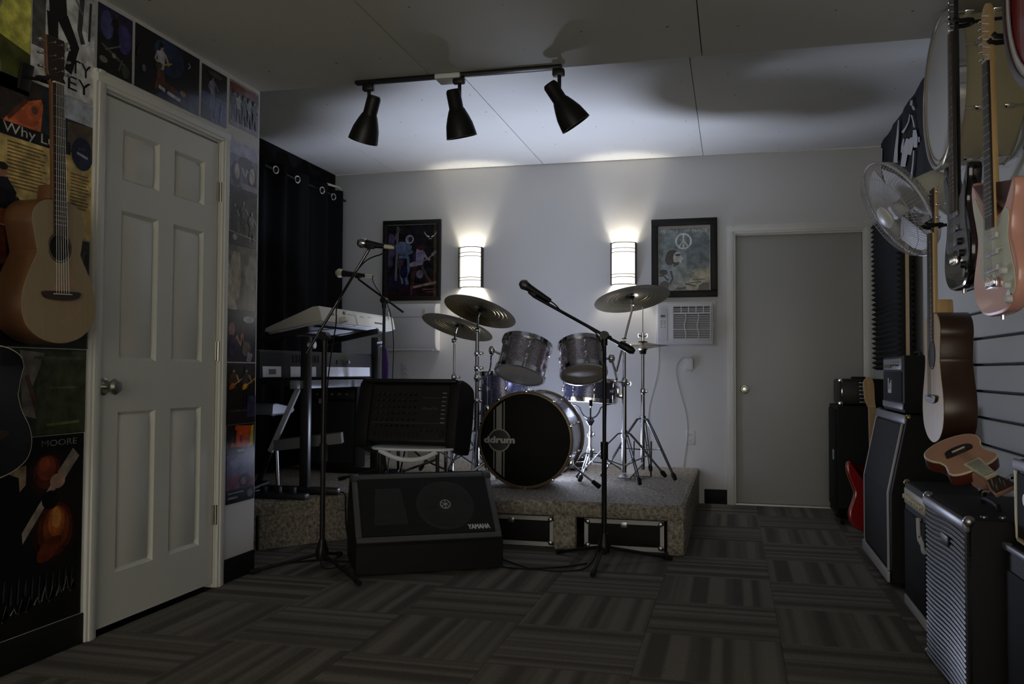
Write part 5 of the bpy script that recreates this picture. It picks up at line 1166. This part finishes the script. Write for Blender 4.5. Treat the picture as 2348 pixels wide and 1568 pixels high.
# pedals and power strip at the stage's near end
pd = thing('sustain_pedal', 'black foot pedal on the carpet under the keyboards', 'pedal', (-2.72, 4.68, ZS))
P(pd, 'base', MB().box((-2.72, 4.68, ZS+.02), (.10, .26, .038), bev=.008), 'black_plastic', world=True); P(pd, 'treadle', MB().beam((-2.72, 4.56, ZS+.045), (-2.72, 4.78, ZS+.065), .08, .014), 'black_rubber', world=True)
ps = thing('power_strip', 'black power strip with plugs on the carpet near the stage corner', 'power strip', (-2.56, 4.60, ZS))
P(ps, 'body', MB().box((-2.50, 4.575, ZS+.018), (.34, .06, .034), RZ(0), bev=.006), 'black_plastic', world=True)
for k in range(3): P(ps, 'plug', MB().box((-2.60+.09*k, 4.575, ZS+.05), (.035, .035, .04), bev=.006), 'black_rubber', world=True)
cord('audio_cable', 'tangled black cable lying over the stage edge beside the monitor', [(-2.45, 4.66, ZS+.006), (-2.36, 4.72, ZS+.03), (-2.30, 4.80, ZS+.006), (-2.24, 4.90, ZS+.012), (-2.20, 4.80, .20), (-2.17, 4.76, .05), (-2.10, 4.68, .006), (-2.02, 4.60, .006)], .005, 'black_rubber')
cord('audio_cable', 'black cable trailing on the floor under the stage corner', [(-2.30, 4.10, .006), (-2.20, 4.22, .006), (-2.10, 4.30, .006), (-1.98, 4.28, .006), (-1.90, 4.33, .006)], .005, 'black_rubber')
# small combo amplifier leaning back behind the keyboards
def amp_box(t, c, d, m_=None, grille=True, side='-x', mt='black_tolex'): P(t, 'cabinet', MB().box(c, d, m_, bev=.012), mt, world=True)
am = thing('guitar_amplifier', 'black combo amplifier leaning back behind the keyboard stand', 'amplifier', mtx=frame((-2.86, 5.92, ZS+.012), (.9928, .1197, 0), (-.1197, .9928, 0), (0, 0, 1)) @ RX(R(-3)))
P(am, 'cabinet', MB().box((0, .13, .315), (.42, .24, .61), bev=.012), 'black_tolex')
P(am, 'grille', MB().box((0, .006, .27), (.37, .012, .44), bev=.003), 'grey_grille')
P(am, 'control_strip', MB().box((0, .006, .545), (.37, .012, .07), bev=.003), 'black_plastic')
for k in range(6): P(am, 'knob', MB().cyl((-.14+.055*k, 0, .545), (-.14+.055*k, -.014, .545), .010, n=10), 'silver_plastic')
P(am, 'badge', MB().box((-.045, -.002, .495), (.06, .006, .035), bev=.001), 'bone')
for s in (-1, 1): P(am, 'foot', MB().cyl((s*.17, .06, -.004), (s*.17, .06, .012), .018, n=10), 'black_rubber')

# ================================================================ powered mixer on its chair
mx0, mx1 = at(818, 1020, Y=4.70), at(1047, 1020, Y=4.70)
mw = mx1.x-mx0.x; MX = (mx0.x+mx1.x)/2
mi = thing('powered_mixer', 'black powered mixer with rows of knobs resting on a low chair', 'mixer', mtx=T(MX, 4.66, .600) @ RZ(R(-3)) @ RX(R(-14)))
sp = [(0, .0), (.10, -.028), (.22, -.030), (.25, .0), (.265, .16), (.25, .32), (.20, .365), (.05, .37), (.01, .345), (0, .30)]
def cheek(x0, x1):
    return MB().prism(catmull([(y_, z) for y_, z in sp], 3), x0, x1, frame((0, 0, 0), (0, 1, 0), (0, 0, 1), (1, 0, 0)), bev=.012)
P(mi, 'end_cheek', cheek(-mw/2-.015, -mw/2+.07), 'black_rubber'); P(mi, 'end_cheek', cheek(mw/2-.055, mw/2+.01), 'black_rubber')
P(mi, 'chassis', MB().box((0, .135, .172), (mw-.08, .25, .33), bev=.008), 'black_plastic')
P(mi, 'control_panel', MB().box((.012, .008, .172), (mw-.135, .006, .305)), 'black_plastic')
P(mi, 'hood', MB().box((0, .06, .352), (mw-.02, .16, .022), bev=.008), 'black_plastic')
pw = mw-.145; x0 = .012-pw/2
kb_ = MB()
for i in range(8):
    for j in range(6):
        kb_.cyl((x0+.028+i*pw*.073, .006, .095+.036*j), (x0+.028+i*pw*.073, -.010, .095+.036*j), .0078, .0065, n=10)
P(mi, 'knobs', kb_, 'black_gloss', kind='stuff')
kc = MB()
for i in range(8):
    for j in range(6): kc.box((x0+.028+i*pw*.073, -.0105, .098+.036*j), (.002, .001, .006))
P(mi, 'knob_marks', kc, 'grey_metal', kind='stuff')
fd_ = MB()
for i in range(11): fd_.box((x0+.028+i*.026, .003, .045), (.010, .006, .030), bev=.002)
P(mi, 'jack_row', fd_, 'black_rubber', kind='stuff')
eq = P(mi, 'equaliser', MB().box((x0+pw*.77, .004, .205), (pw*.24, .003, .085)), 'black_plastic')
for i in range(9): P(eq, 'slider', MB().box((x0+pw*.68+i*pw*.024, .0, .195+.003*math.sin(i*1.3)), (.006, .008, .010), bev=.001), 'grey_metal')
for z, w0, w1 in ((.112, 0, 1), (.258, .66, .9)): P(mi, 'panel_line', MB().box((x0+pw*(w0+w1)/2, .0042, z), (pw*(w1-w0), .002, .0025)), 'grey_metal')
for k in range(8): P(mi, 'meter_mark', MB().box((x0+pw*.955, .003, .285-.024*k), (.024, .004, .006)), 'silver_plastic')
for k in range(4): P(mi, 'output_knob', MB().cyl((x0+pw*(.68+.07*k), .006, .07), (x0+pw*(.68+.07*k), -.012, .07), .009, n=12), 'black_gloss')
P(mi, 'power_switch', MB().box((x0+pw*.965, .002, .055), (.022, .010, .034), bev=.002), 'black_rubber')
ch = thing('folding_chair', 'low folding chair with pale metal seat under the mixer', 'chair', (MX, 4.74, 0))
q0, q1 = at(872, 1030, Y=4.60), at(1004, 1012, Y=4.60)
P(ch, 'seat', MB().prism(catmull([(q0.x-.03, 4.58), (q1.x+.02, 4.58), (q1.x+.04, 4.80), (q0.x-.03, 4.84)], 4), .562, .576, bev=.004), 'pale_underside', world=True)
P(ch, 'seat_apron', MB().tube([(q0.x, 4.585, .560), ((q0.x+q1.x)/2-.05, 4.59, .508), ((q0.x+q1.x)/2+.08, 4.59, .515), (q1.x, 4.585, .560)], .014, 8, sub=2), 'pale_underside', world=True)
for x, y_, mt in ((q0.x, 4.60, 'black_metal'), (q1.x-.002, 4.60, 'black_metal'), (q0.x+.03, 4.80, 'chrome'), (q1.x-.02, 4.80, 'chrome')):
    l = P(ch, 'leg', MB().tube([(x, y_, .57), (x-.004, y_+.02, .02)], .011, 8), mt, world=True); P(l, 'foot_cap', MB().cyl((x-.004, y_+.02, .001), (x-.004, y_+.02, .035), .014, n=10), 'black_rubber', world=True)
P(ch, 'stretcher', MB().cyl((q0.x, 4.80, .40), (q1.x, 4.62, .52), .007, n=8), 'chrome', world=True)
cord('audio_cable', 'black cable drooping from the mixer to the carpet beside the drum stand', [(MX+.02, 4.70, .575), (MX+.10, 4.72, .50), (MX+.20, 4.80, .44), (MX+.27, 4.92, .40), (MX+.28, 5.0, .32), (MX+.24, 5.05, .285)], .005, 'black_rubber')
cord('audio_cable', 'black cable hanging straight down under the mixer', [(MX-.12, 4.66, .57), (MX-.10, 4.66, .45), (MX-.06, 4.68, .30), (MX-.10, 4.70, .10), (MX-.05, 4.74, .006)], .005, 'black_rubber')
cord('audio_cable', 'thin black cable slanting behind the chair leg under the mixer', [(MX+.0, 4.69, .56), (MX-.05, 4.74, .42), (MX-.10, 4.78, .30), (MX-.16, 4.78, .12), (MX-.2, 4.78, .006)], .005, 'black_rubber')

# ================================================================ floor monitor
mo = thing('floor_monitor', 'black wedge floor monitor with mesh grille in front of the stage', 'speaker', mtx=frame((-1.772, 3.991, 0), (.866, .5, 0), (-.5, .866, 0), (0, 0, 1)))
W_ = .74; kp_ = [(0, .012), (0, .145), (.012, .158), (.300, .455), (.330, .462), (.43, .30), (.45, .20), (.40, .012)]
P(mo, 'cabinet', MB().prism(kp_, 0, W_, frame((0, 0, 0), (0, 1, 0), (0, 0, 1), (1, 0, 0)), bev=.008), 'black_tolex')
a_ = math.atan2(.455-.158, .300-.012); sl_len = math.hypot(.297, .288)
gf = frame((0, .012, .158), (1, 0, 0), (0, math.cos(a_), math.sin(a_)), (0, -math.sin(a_), math.cos(a_)))   # on the sloping front: x along, y up the slope, z out
for c, d in (((W_/2, .016, .004), (W_-.01, .030, .014)), ((W_/2, sl_len-.016, .004), (W_-.01, .030, .014)), ((.018, sl_len/2, .004), (.030, sl_len-.06, .014)), ((W_-.018, sl_len/2, .004), (.030, sl_len-.06, .014))):
    P(mo, 'grille_frame', MB().box(c, d, gf, bev=.004), 'grey_plastic')
for x in (.02, W_-.02): P(mo, 'corner_block', MB().box((x, sl_len-.02, .006), (.045, .045, .022), gf, bev=.006), 'grey_metal')
P(mo, 'baffle', MB().box((W_/2, sl_len/2, .000), (W_-.05, sl_len-.05, .004), gf), 'black_rubber')
wc = (W_*.635, sl_len*.50)
P(mo, 'woofer', MB().lathe([(.150, .003), (.150, .007), (.138, .009), (.132, .004), (.055, -.0), (.05, .004), (.0, .012)], 40, gf @ T(wc[0], wc[1], .002)), 'woofer_cone')
P(mo, 'horn', MB().prism([(.10, .10), (.27, .10), (.25, .32), (.12, .32)], .002, .006, gf).prism([(.135, .135), (.235, .135), (.225, .285), (.145, .285)], .006, .0075, gf), 'woofer_cone')
# perforated steel: a lattice of bars over drivers
gm = MB(); n_ = 74
for k in range(n_): gm.box((.036+(W_-.072)*k/(n_-1), sl_len/2, .012), (.0026, sl_len-.07, .0016), gf)
for k in range(40): gm.box((W_/2, .036+(sl_len-.072)*k/39, .0132), (W_-.07, .0026, .0012), gf)
P(mo, 'grille_mesh', gm, 'dark_mesh', kind='stuff')
P(mo, 'woofer_mark', MB().torus((wc[0], wc[1], .0145), (0, 0, 1), .026, .0022, 28, 5, gf).beam((wc[0]-.02, wc[1]-.011, .0145), (wc[0]+.02, wc[1]+.011, .0145), .003, .002, m=gf).beam((wc[0]-.02, wc[1]+.011, .0145), (wc[0]+.02, wc[1]-.011, .0145), .003, .002, m=gf).beam((wc[0], wc[1]-.023, .0145), (wc[0], wc[1]+.023, .0145), .003, .002, m=gf), 'pale_strip', label='round maker emblem on the grille')
vs_, fs_, wd = text('YAMAHA', .027); lt = MB()
for dx, dz, lay in ((0, 0, 0), (.0016, 0, .0001), (-.0016, 0, .0002), (0, .0016, .0003), (0, -.0016, .0004)): lt.add([(W_-.172+dx+v[0]*.112/wd, .050+dz+v[1], .0150+lay) for v in vs_], fs_, gf)
P(mo, 'lettering', lt, 'print_white', label='pale maker name on the grille')
cord('audio_cable', 'black cable lying on the carpet tiles beside the floor monitor', [(-1.20, 4.42, .006), (-1.08, 4.36, .006), (-.95, 4.40, .006), (-.83, 4.47, .006), (-.74, 4.58, .006)], .0045, 'black_rubber')

# ================================================================ amplifiers along the slatwall
def amp_corners(t, x, ys, zs, mt='brass', r_=.016):
    for y_ in ys:
        for z in zs: P(t, 'corner_guard', MB().sphere((x, y_, z), r_, 5), mt, world=True)
# far cabinet with small head
a1 = thing('speaker_cabinet', 'tall black speaker cabinet beside the grey door', 'amplifier', (.80, 6.35, 0))
P(a1, 'cabinet', MB().prism([(6.13, .12), (6.20, .05), (6.62, .05), (6.62, .785), (6.13, .785)], .66, .98, frame((0, 0, 0), (0, 1, 0), (0, 0, 1), (1, 0, 0)), bev=.01), 'black_tolex', world=True)
P(a1, 'grille', MB().box((.656, 6.375, .43), (.010, .42, .66), bev=.003), 'black_grille', world=True)
P(a1, 'badge', MB().box((.649, 6.28, .455), (.004, .06, .065), bev=.001), 'pale_strip', world=True)
for x in (.70, .94):
    for y_ in (6.25, 6.57): P(a1, 'caster', MB().cyl((x-.012, y_, .026), (x+.012, y_, .026), .025, n=14), 'black_rubber', world=True)
rk = thing('rack_case', 'small black rack case with chrome corners on the tall cabinet', 'case', (.82, 6.3, .787))
P(rk, 'body', MB().box((.82, 6.32, .875), (.29, .36, .172), bev=.02), 'black_plastic', world=True)
P(rk, 'handle', MB().box((.80, 6.20, .968), (.09, .03, .016), bev=.005), 'black_rubber', world=True)
for x in (.682, .958):
    for z in (.80, .95): P(rk, 'corner_guard', MB().box((x, 6.147, z), (.030, .016, .030), bev=.006), 'chrome', world=True)
P(rk, 'latch', MB().box((.692, 6.137, .875), (.010, .006, .05), bev=.002), 'chrome', world=True)
# slanted cabinet and head
sc4 = thing('speaker_cabinet', 'large black slant-front speaker cabinet with grey grille and pale edges', 'amplifier', (.85, 4.85, 0))
YA, YZ = 4.43, 5.28
P(sc4, 'cabinet', MB().prism([(.71, .025), (.71, .44), (.785, .805), (1.02, .805), (1.02, .025)], -YZ, -YA, frame((0, 0, 0), (1, 0, 0), (0, 0, 1), (0, -1, 0)), bev=.010), 'black_tolex', world=True)
def slope(p0, p1, y0, y1, t=.006):
    d = Vector((p1[0]-p0[0], 0, p1[1]-p0[1])); n_ = Vector((d.z, 0, -d.x)).normalized()*-t
    q = []
    for p in (p0, p1):
        for y_ in (y0, y1): q += [(p[0], y_, p[1]), (p[0]+n_.x, y_, p[1]+n_.z)]
    return MB().add(q, [(0, 2, 6, 4), (1, 5, 7, 3), (0, 1, 3, 2), (4, 6, 7, 5), (0, 4, 5, 1), (2, 3, 7, 6)])
for p0, p1 in (((.708, .09), (.708, .44)), ((.708, .44), (.772, .755))): P(sc4, 'grille', slope(p0, p1, YA+.05, YZ-.05), 'grey_grille', world=True)
for y_ in (YA+.045, YZ-.045):
    for p0, p1 in (((.704, .08), (.704, .44)), ((.704, .44), (.770, .765))): P(sc4, 'piping', MB().cyl((p0[0], y_, p0[1]), (p1[0], y_, p1[1]), .006, n=8), 'pale_strip', world=True)
P(sc4, 'edge_strip', MB().box((.699, (YA+YZ)/2, .055), (.012, YZ-YA-.02, .05), bev=.003), 'pale_strip', world=True)
P(sc4, 'edge_strip', MB().box((.778, (YA+YZ)/2, .785), (.014, YZ-YA-.01, .040), RX(0), bev=.003), 'silver_plastic', world=True)
amp_corners(sc4, .79, (YA+.012, YZ-.012), (.795,))
for y_ in (YA+.06, YZ-.06): P(sc4, 'caster', MB().cyl((.75, y_-.012, .018), (.75, y_+.012, .018), .017, n=12), 'black_rubber', world=True)
hd = thing('amplifier_head', 'small black amplifier head with grey faceplate on the slanted cabinet', 'amplifier', (.90, 4.80, .808))
P(hd, 'cabinet', MB().box((.90, 4.80, .948), (.235, .60, .276), bev=.012), 'black_tolex', world=True)
P(hd, 'faceplate', MB().box((.780, 4.79, 1.045), (.008, .50, .055), bev=.002), 'silver_plastic', world=True)
P(hd, 'display', MB().box((.775, 4.90, 1.035), (.006, .20, .018), bev=.001), 'black_gloss', world=True)
for k in range(5): P(hd, 'knob', MB().cyl((.778, 4.60+.04*k, 1.045), (.764, 4.60+.04*k, 1.045), .010, n=10), 'chrome', world=True)
P(hd, 'front_cloth', MB().box((.781, 4.79, .935), (.006, .50, .145), bev=.002), 'black_grille', world=True)
P(hd, 'bottom_strip', MB().box((.779, 4.79, .842), (.008, .56, .030), bev=.002), 'silver_plastic', world=True)
lt = MB(); RF = RWF(.7765, 4.90, .90)
for a, b_, c, d in ((0, .0, .018, .075), (.018, .0, .09, .018), (.045, .018, .060, .050), (.075, .018, .092, .065)): lt.box(((a+c)/2, (b_+d)/2, 0), (c-a, d-b_, .003), RF)
P(hd, 'logo', lt, 'print_white', world=True, label='white script logo on the dark cloth')
P(hd, 'handle', MB().tube([(.90, 4.70, 1.087), (.90, 4.73, 1.105), (.90, 4.87, 1.105), (.90, 4.90, 1.087)], .009, 8, sub=1), 'black_rubber', world=True)
# combo with tweed panel
cb = thing('guitar_amplifier', 'black combo amplifier with brass control panel and white script, between cabinet and ribbed amp', 'amplifier', (.86, 3.95, 0))
P(cb, 'cabinet', MB().box((.87, 3.945, .268), (.29, .47, .53), bev=.014), 'black_tolex', world=True)
P(cb, 'control_panel', MB().box((.724, 3.945, .475), (.010, .42, .065), bev=.003), 'tweed_panel', world=True)
for k in range(7): P(cb, 'knob', MB().cyl((.720, 3.78+.055*k, .475), (.706, 3.78+.055*k, .475), .010, n=10), 'bone', world=True)
P(cb, 'grille', MB().box((.723, 3.945, .235), (.008, .42, .36), bev=.003), 'black_grille', world=True)
P(cb, 'script_logo', MB().tube([(.715, 3.83, .425), (.715, 3.82, .355), (.715, 3.80, .335), (.715, 3.785, .36), (.715, 3.775, .33), (.715, 3.755, .345), (.715, 3.74, .315), (.715, 3.72, .31)], .010, 6, sub=1), 'print_white', world=True)
P(cb, 'edge_strip', MB().box((.722, 3.945, .028), (.010, .44, .04), bev=.003), 'pale_strip', world=True)
amp_corners(cb, .735, (3.72, 4.17), (.525,))
# amp with ribbed front
RA, RB_, RX0, RT = 2.845, 3.425, .66, .575
ra = thing('guitar_amplifier', 'black amplifier with ribbed metal front and the ukulele on top', 'amplifier', (.81, 3.13, 0))
P(ra, 'cabinet', MB().box((.82, (RA+RB_)/2, RT/2+.004), (.30, RB_-RA, RT-.008), bev=.014), 'black_tolex', world=True)
P(ra, 'top_rail', MB().box((RX0+.002, (RA+RB_)/2, RT-.022), (.022, RB_-RA-.01, .036), bev=.008), 'silver_plastic', world=True)
rib = MB()
yy = [RA+.02+(RB_-RA-.04)*k/16 for k in range(17)]
rib.tube([(0, y_-(RA+RB_)/2, .007*math.sin((y_-RA)*9)) for y_ in yy], .0068, 6)
rm_ = rib.mesh('rib', ['grey_metal'])
for k in range(33):
    q = bpy.data.objects.new('rib', rm_); COL.objects.link(q); q.parent = ra; q.matrix_world = T(RX0+.004, (RA+RB_)/2, .026+.0158*k); q.location = Vector((RX0+.004, (RA+RB_)/2, .026+.0158*k))-Vector((.81, 3.13, 0)); RM[q.name] = RM[ra.name]
P(ra, 'front_backing', MB().box((RX0+.008, (RA+RB_)/2, .28), (.006, RB_-RA-.03, .53)), 'black_rubber', world=True)
P(ra, 'badge', MB().box((RX0-.004, 3.10, .47), (.006, .10, .035), bev=.002), 'black_plastic', world=True)
amp_corners(ra, RX0+.010, (RA+.012, RB_-.012), (RT-.008, .02), 'steel', .018)
P(ra, 'handle', MB().tube([(.80, RA+.20, RT-.002), (.80, RA+.21, RT+.018), (.80, RB_-.21, RT+.018), (.80, RB_-.20, RT-.002)], .008, 8, sub=1), 'black_rubber', world=True)
for k in range(2): P(ra, 'top_stud', MB().cyl((.72+.05*k, RA+.05, RT-.004), (.72+.05*k, RA+.05, RT+.004), .010, n=10), 'steel', world=True)
# nearest pair
lo_ = thing('guitar_amplifier', 'plain black amplifier nearest the camera under the silver-topped one', 'amplifier', (.86, 2.5, 0))
P(lo_, 'cabinet', MB().box((.885, 2.49, .262), (.29, .58, .52), bev=.014), 'black_tolex', world=True)
P(lo_, 'edge_trim', MB().box((.739, 2.49, .520), (.012, .56, .018), bev=.004), 'silver_plastic', world=True)
P(lo_, 'grille', MB().box((.738, 2.49, .24), (.008, .50, .44), bev=.003), 'black_grille', world=True)
amp_corners(lo_, .750, (2.765,), (.513,), 'steel', .014)
up = thing('guitar_amplifier', 'small amplifier with silver top edge and white piping stacked nearest the camera', 'amplifier', (.86, 2.5, .525))
P(up, 'cabinet', MB().box((.895, 2.52, .645), (.24, .52, .235), bev=.012), 'black_tolex', world=True)
P(up, 'top_edge', MB().box((.772, 2.52, .748), (.014, .52, .030), bev=.004), 'silver_plastic', world=True)
P(up, 'piping', MB().tube([(.771, 2.765, .730), (.771, 2.765, .55), (.771, 2.745, .535), (.771, 2.30, .535)], .005, 6, sub=1), 'bone', world=True)
P(up, 'grille', MB().box((.773, 2.52, .635), (.006, .47, .18), bev=.002), 'black_grille', world=True)
P(up, 'knob', MB().cyl((.770, 2.63, .665), (.752, 2.63, .665), .016, n=14), 'bone', world=True)
P(up, 'lower_panel', MB().box((.772, 2.52, .5415), (.008, .46, .012)), 'tweed_panel', world=True)

# ukulele
uw = (_r*.92+_u*.40).normalized(); ud = (_r*.24-_u*.31-_fw*.92); ud = (ud-uw*ud.dot(uw)).normalized(); un_ = uw.cross(ud)
if un_.dot(_fw) > 0: uw = -uw; un_ = -un_
uo = at(2218, 1082, Y=3.16)-ud*.12
acoustic('ukulele', 'pinkish-brown ukulele with pale fretboard lying on the ribbed amplifier', frame(uo+Vector((0, 0, .012)), uw, ud, un_), .19, .185, .14, .165, .045, .06, 'uke_top', 'uke_side', 'uke_top', hole=None, bridge=.45, head=.07, wf=.036, cat='ukulele', binding='bone', pegs=2, bridge_mat='black_gloss', board='mint_plastic')

# ================================================================ wall drum, banner, fan, foam
wd_ = drum('bass_drum', 'cream bass drum with white head hung high on the slatwall', (.91, 3.715, 2.095), (-1, 0, 0), .285, .22, 'cream_shell', 'drum_head', 'drum_head', lugs=8, hr=.014, up=(0, 0, 1))
P(wd_, 'muffling_ring', MB().torus((0, 0, .121), (0, 0, 1), .262, .004, 40, 6), 'cream_shell')
P(wd_, 'air_vent', MB().cyl((.1, -.288, 0), (.1, -.292, 0), .02, n=16), 'steel')
rd = drum('hanging_drum', 'red-headed drum with brown hoop hanging nearest the camera', (.83, 2.237, 1.963), (-1, 0, 0), .275, .25, 'wood_dark_side', 'red_paint', 'drum_head', lugs=8, hoop='wood_dark_side', hr=.026)
P(rd, 'white_ring', MB().lathe([(.252, .136), (.275, .136), (.275, .139), (.252, .139)], 44), 'white_plastic')
bn = thing('banner', 'black cloth banner with white print hanging along the far side wall', 'banner', (XR-.01, 5.9, 2.0))
P(bn, 'cloth', sheet(5.05, 6.80, 1.95, 2.655, XR-.012, .004, 60, 4.0), 'banner_cloth', world=True)
BXp = XR-.030
def band(pix, wpx):                                                  # print strokes on the banner's plane
    l, r_ = [], []
    for i, q in enumerate(pix):
        a, b_ = Vector(pix[max(i-1, 0)]), Vector(pix[min(i+1, len(pix)-1)]); t = (b_-a).normalized(); w_ = wpx[i] if isinstance(wpx, (list, tuple)) else wpx
        l.append(tuple(at(q[0]-t[1]*w_/2, q[1]+t[0]*w_/2, X=BXp))); r_.append(tuple(at(q[0]+t[1]*w_/2, q[1]-t[0]*w_/2, X=BXp)))
    n = len(l)
    P(bn, 'printed_stroke', MB().add(l+r_, [(i, i+1, n+i+1, n+i) for i in range(n-1)]), 'print_white', world=True)
band([(2060, 275), (2058, 310), (2055, 340), (2053, 373)], [2, 5, 7, 10])
band([(2022, 340), (2021, 370)], 3)
band([(2090, 230), (2089, 242)], [5, 6]); band([(2092, 243), (2096, 252)], 5)
band([(2086, 262), (2083, 280), (2076, 294), (2069, 304)], [2, 3, 4, 6]); band([(2090, 264), (2094, 280), (2096, 292)], [3, 3, 4])
band([(2072, 318), (2069, 335), (2068, 350)], [3, 5, 5]); band([(2082, 318), (2076, 345), (2070, 382)], [9, 13, 11]); band([(2090, 315), (2089, 335), (2085, 355)], [7, 9, 8])
band([(2097, 298), (2098, 315), (2099, 338)], [7, 12, 8]); band([(2107, 314), (2107, 326)], 3); band([(2095, 345), (2093, 375), (2090, 400), (2087, 415)], [3, 3, 4, 3])

fa = thing('wall_fan', 'white wall fan with wire cage turned toward the stage', 'fan', (.80, 3.80, 1.66))
fc = at(2062, 480, Y=3.78); fv = (fc-CAM).normalized(); fr_ = fv.cross(Vector((0, 0, 1))).normalized(); fu = fr_.cross(fv); fn = (fv*-.42+(fr_*-.86-fu*.50)*.907).normalized()
FR = axis_frame(fc, fn)
def ringz(r_, z, t): return MB().torus((0, 0, z), (0, 0, 1), r_, t, 44, 6, FR)
P(fa, 'cage_rim', ringz(.212, 0, .005), 'pale_strip', world=True)
cg = MB()
for k in range(84):
    a = 2*PI*k/84; e = Vector((math.cos(a), math.sin(a), 0))
    for s in (1, -1): cg.tube([e*.045+Vector((0, 0, s*.062+.0)), e*.12+Vector((0, 0, s*.058)), e*.192+Vector((0, 0, s*.036)), e*.212], .0011, 4, FR)
for rr, z in ((.10, .060), (.165, .046)):
    for s in (1, -1): cg.torus((0, 0, s*z), (0, 0, 1), rr, .0013, 40, 4, FR)
P(fa, 'wire_cage', cg, 'pale_strip', world=True, kind='stuff')
P(fa, 'front_cap', MB().lathe([(0, .082), (.03, .080), (.046, .070), (.048, .058), (0, .056)], 26, FR), 'white_plastic', world=True)
for k in range(3):
    a = 2*PI*k/3+.4; q = []
    for j in range(7):
        for i in range(5):
            r_ = .04+.15*j/6; t = a+(-.5+i/4)*(1.75-.2*j/6); q.append((r_*math.cos(t), r_*math.sin(t), .022*(i/4-.5)*(1.4-.5*j/6)))
    fs = [(j*5+i, j*5+i+1, (j+1)*5+i+1, (j+1)*5+i) for j in range(6) for i in range(4)]
    P(fa, 'blade', MB().add(q, fs, FR, smooth=True).add([(v[0], v[1], v[2]-.003) for v in q], [f[::-1] for f in fs], FR, smooth=True), 'pale_strip', world=True)
P(fa, 'motor_housing', MB().lathe([(0, -.22), (.045, -.215), (.068, -.19), (.076, -.12), (.072, -.062), (0, -.060)], 26, FR), 'ivory_plastic', world=True)
P(fa, 'hub', MB().cyl((0, 0, -.06), (0, 0, .03), .03, n=16, m=FR), 'white_plastic', world=True)
ar = FR @ Vector((0, 0, -.15))
P(fa, 'wall_arm', MB().tube([ar, ar+Vector((.03, .01, -.07)), Vector((XR-.10, 4.0, ar.z-.10)), Vector((XR-.03, 4.0, ar.z-.10))], .016, 10, sub=1), 'ivory_plastic', world=True)
P(fa, 'wall_plate', MB().box((XR-.033, 4.0, ar.z-.10), (.014, .09, .14), bev=.004), 'ivory_plastic', world=True)

# acoustic foam board: wooden lath edge with wedge foam on either face
fo = thing('foam_baffle', 'wooden board with black wedge foam on both faces beside the grey door', 'foam panel', (.985, 6.0, 1.10))
F0, F1, FZ0, FZ1 = 5.52, 6.52, 1.02, 2.02
P(fo, 'board', MB().box((.985, (F0+F1)/2, (FZ0+FZ1)/2), (.016, F1-F0, FZ1-FZ0)), 'wood_lath', world=True)
def wedge_foam(x0, s, depth, y0, y1, nt=30):
    h = (FZ1-FZ0)/nt; vs, fs = [], []
    pts = [(x0, FZ0)]
    for k in range(nt): pts += [(x0+s*depth*.35, FZ0+h*k), (x0+s*depth, FZ0+h*(k+.5))]
    pts += [(x0+s*depth*.35, FZ1), (x0, FZ1)]
    return MB().prism([(p_[0], p_[1]) for p_ in pts], -y1, -y0, frame((0, 0, 0), (1, 0, 0), (0, 0, 1), (0, -1, 0)), smooth=False)
P(fo, 'foam_sheet', wedge_foam(.977, -1, .050, F0+.03, F1), 'foam', world=True); P(fo, 'foam_sheet', wedge_foam(.993, 1, .034, F0+.02, F1-.1), 'foam', world=True)
# cords on the slatwall
cord('wall_cable', 'cream cord running down the slatwall below the pink guitar', [(1.02, 3.02, 1.15), (1.015, 3.10, 1.10), (1.02, 3.12, 1.0), (1.02, 3.08, .88), (1.02, 3.02, .74), (1.02, 3.02, .60), (1.02, 3.0, .585)], .0055, 'bone')
cord('wall_cable', 'thin grey cord with a small connector beside the pale-top acoustic', [(1.02, 3.52, 1.28), (1.02, 3.52, 1.10), (1.02, 3.48, 1.0), (1.015, 3.42, .92), (1.02, 3.44, .84), (1.01, 3.40, .74), (1.0, 3.36, .66), (.98, 3.33, .60)], .0035, 'pale_strip')
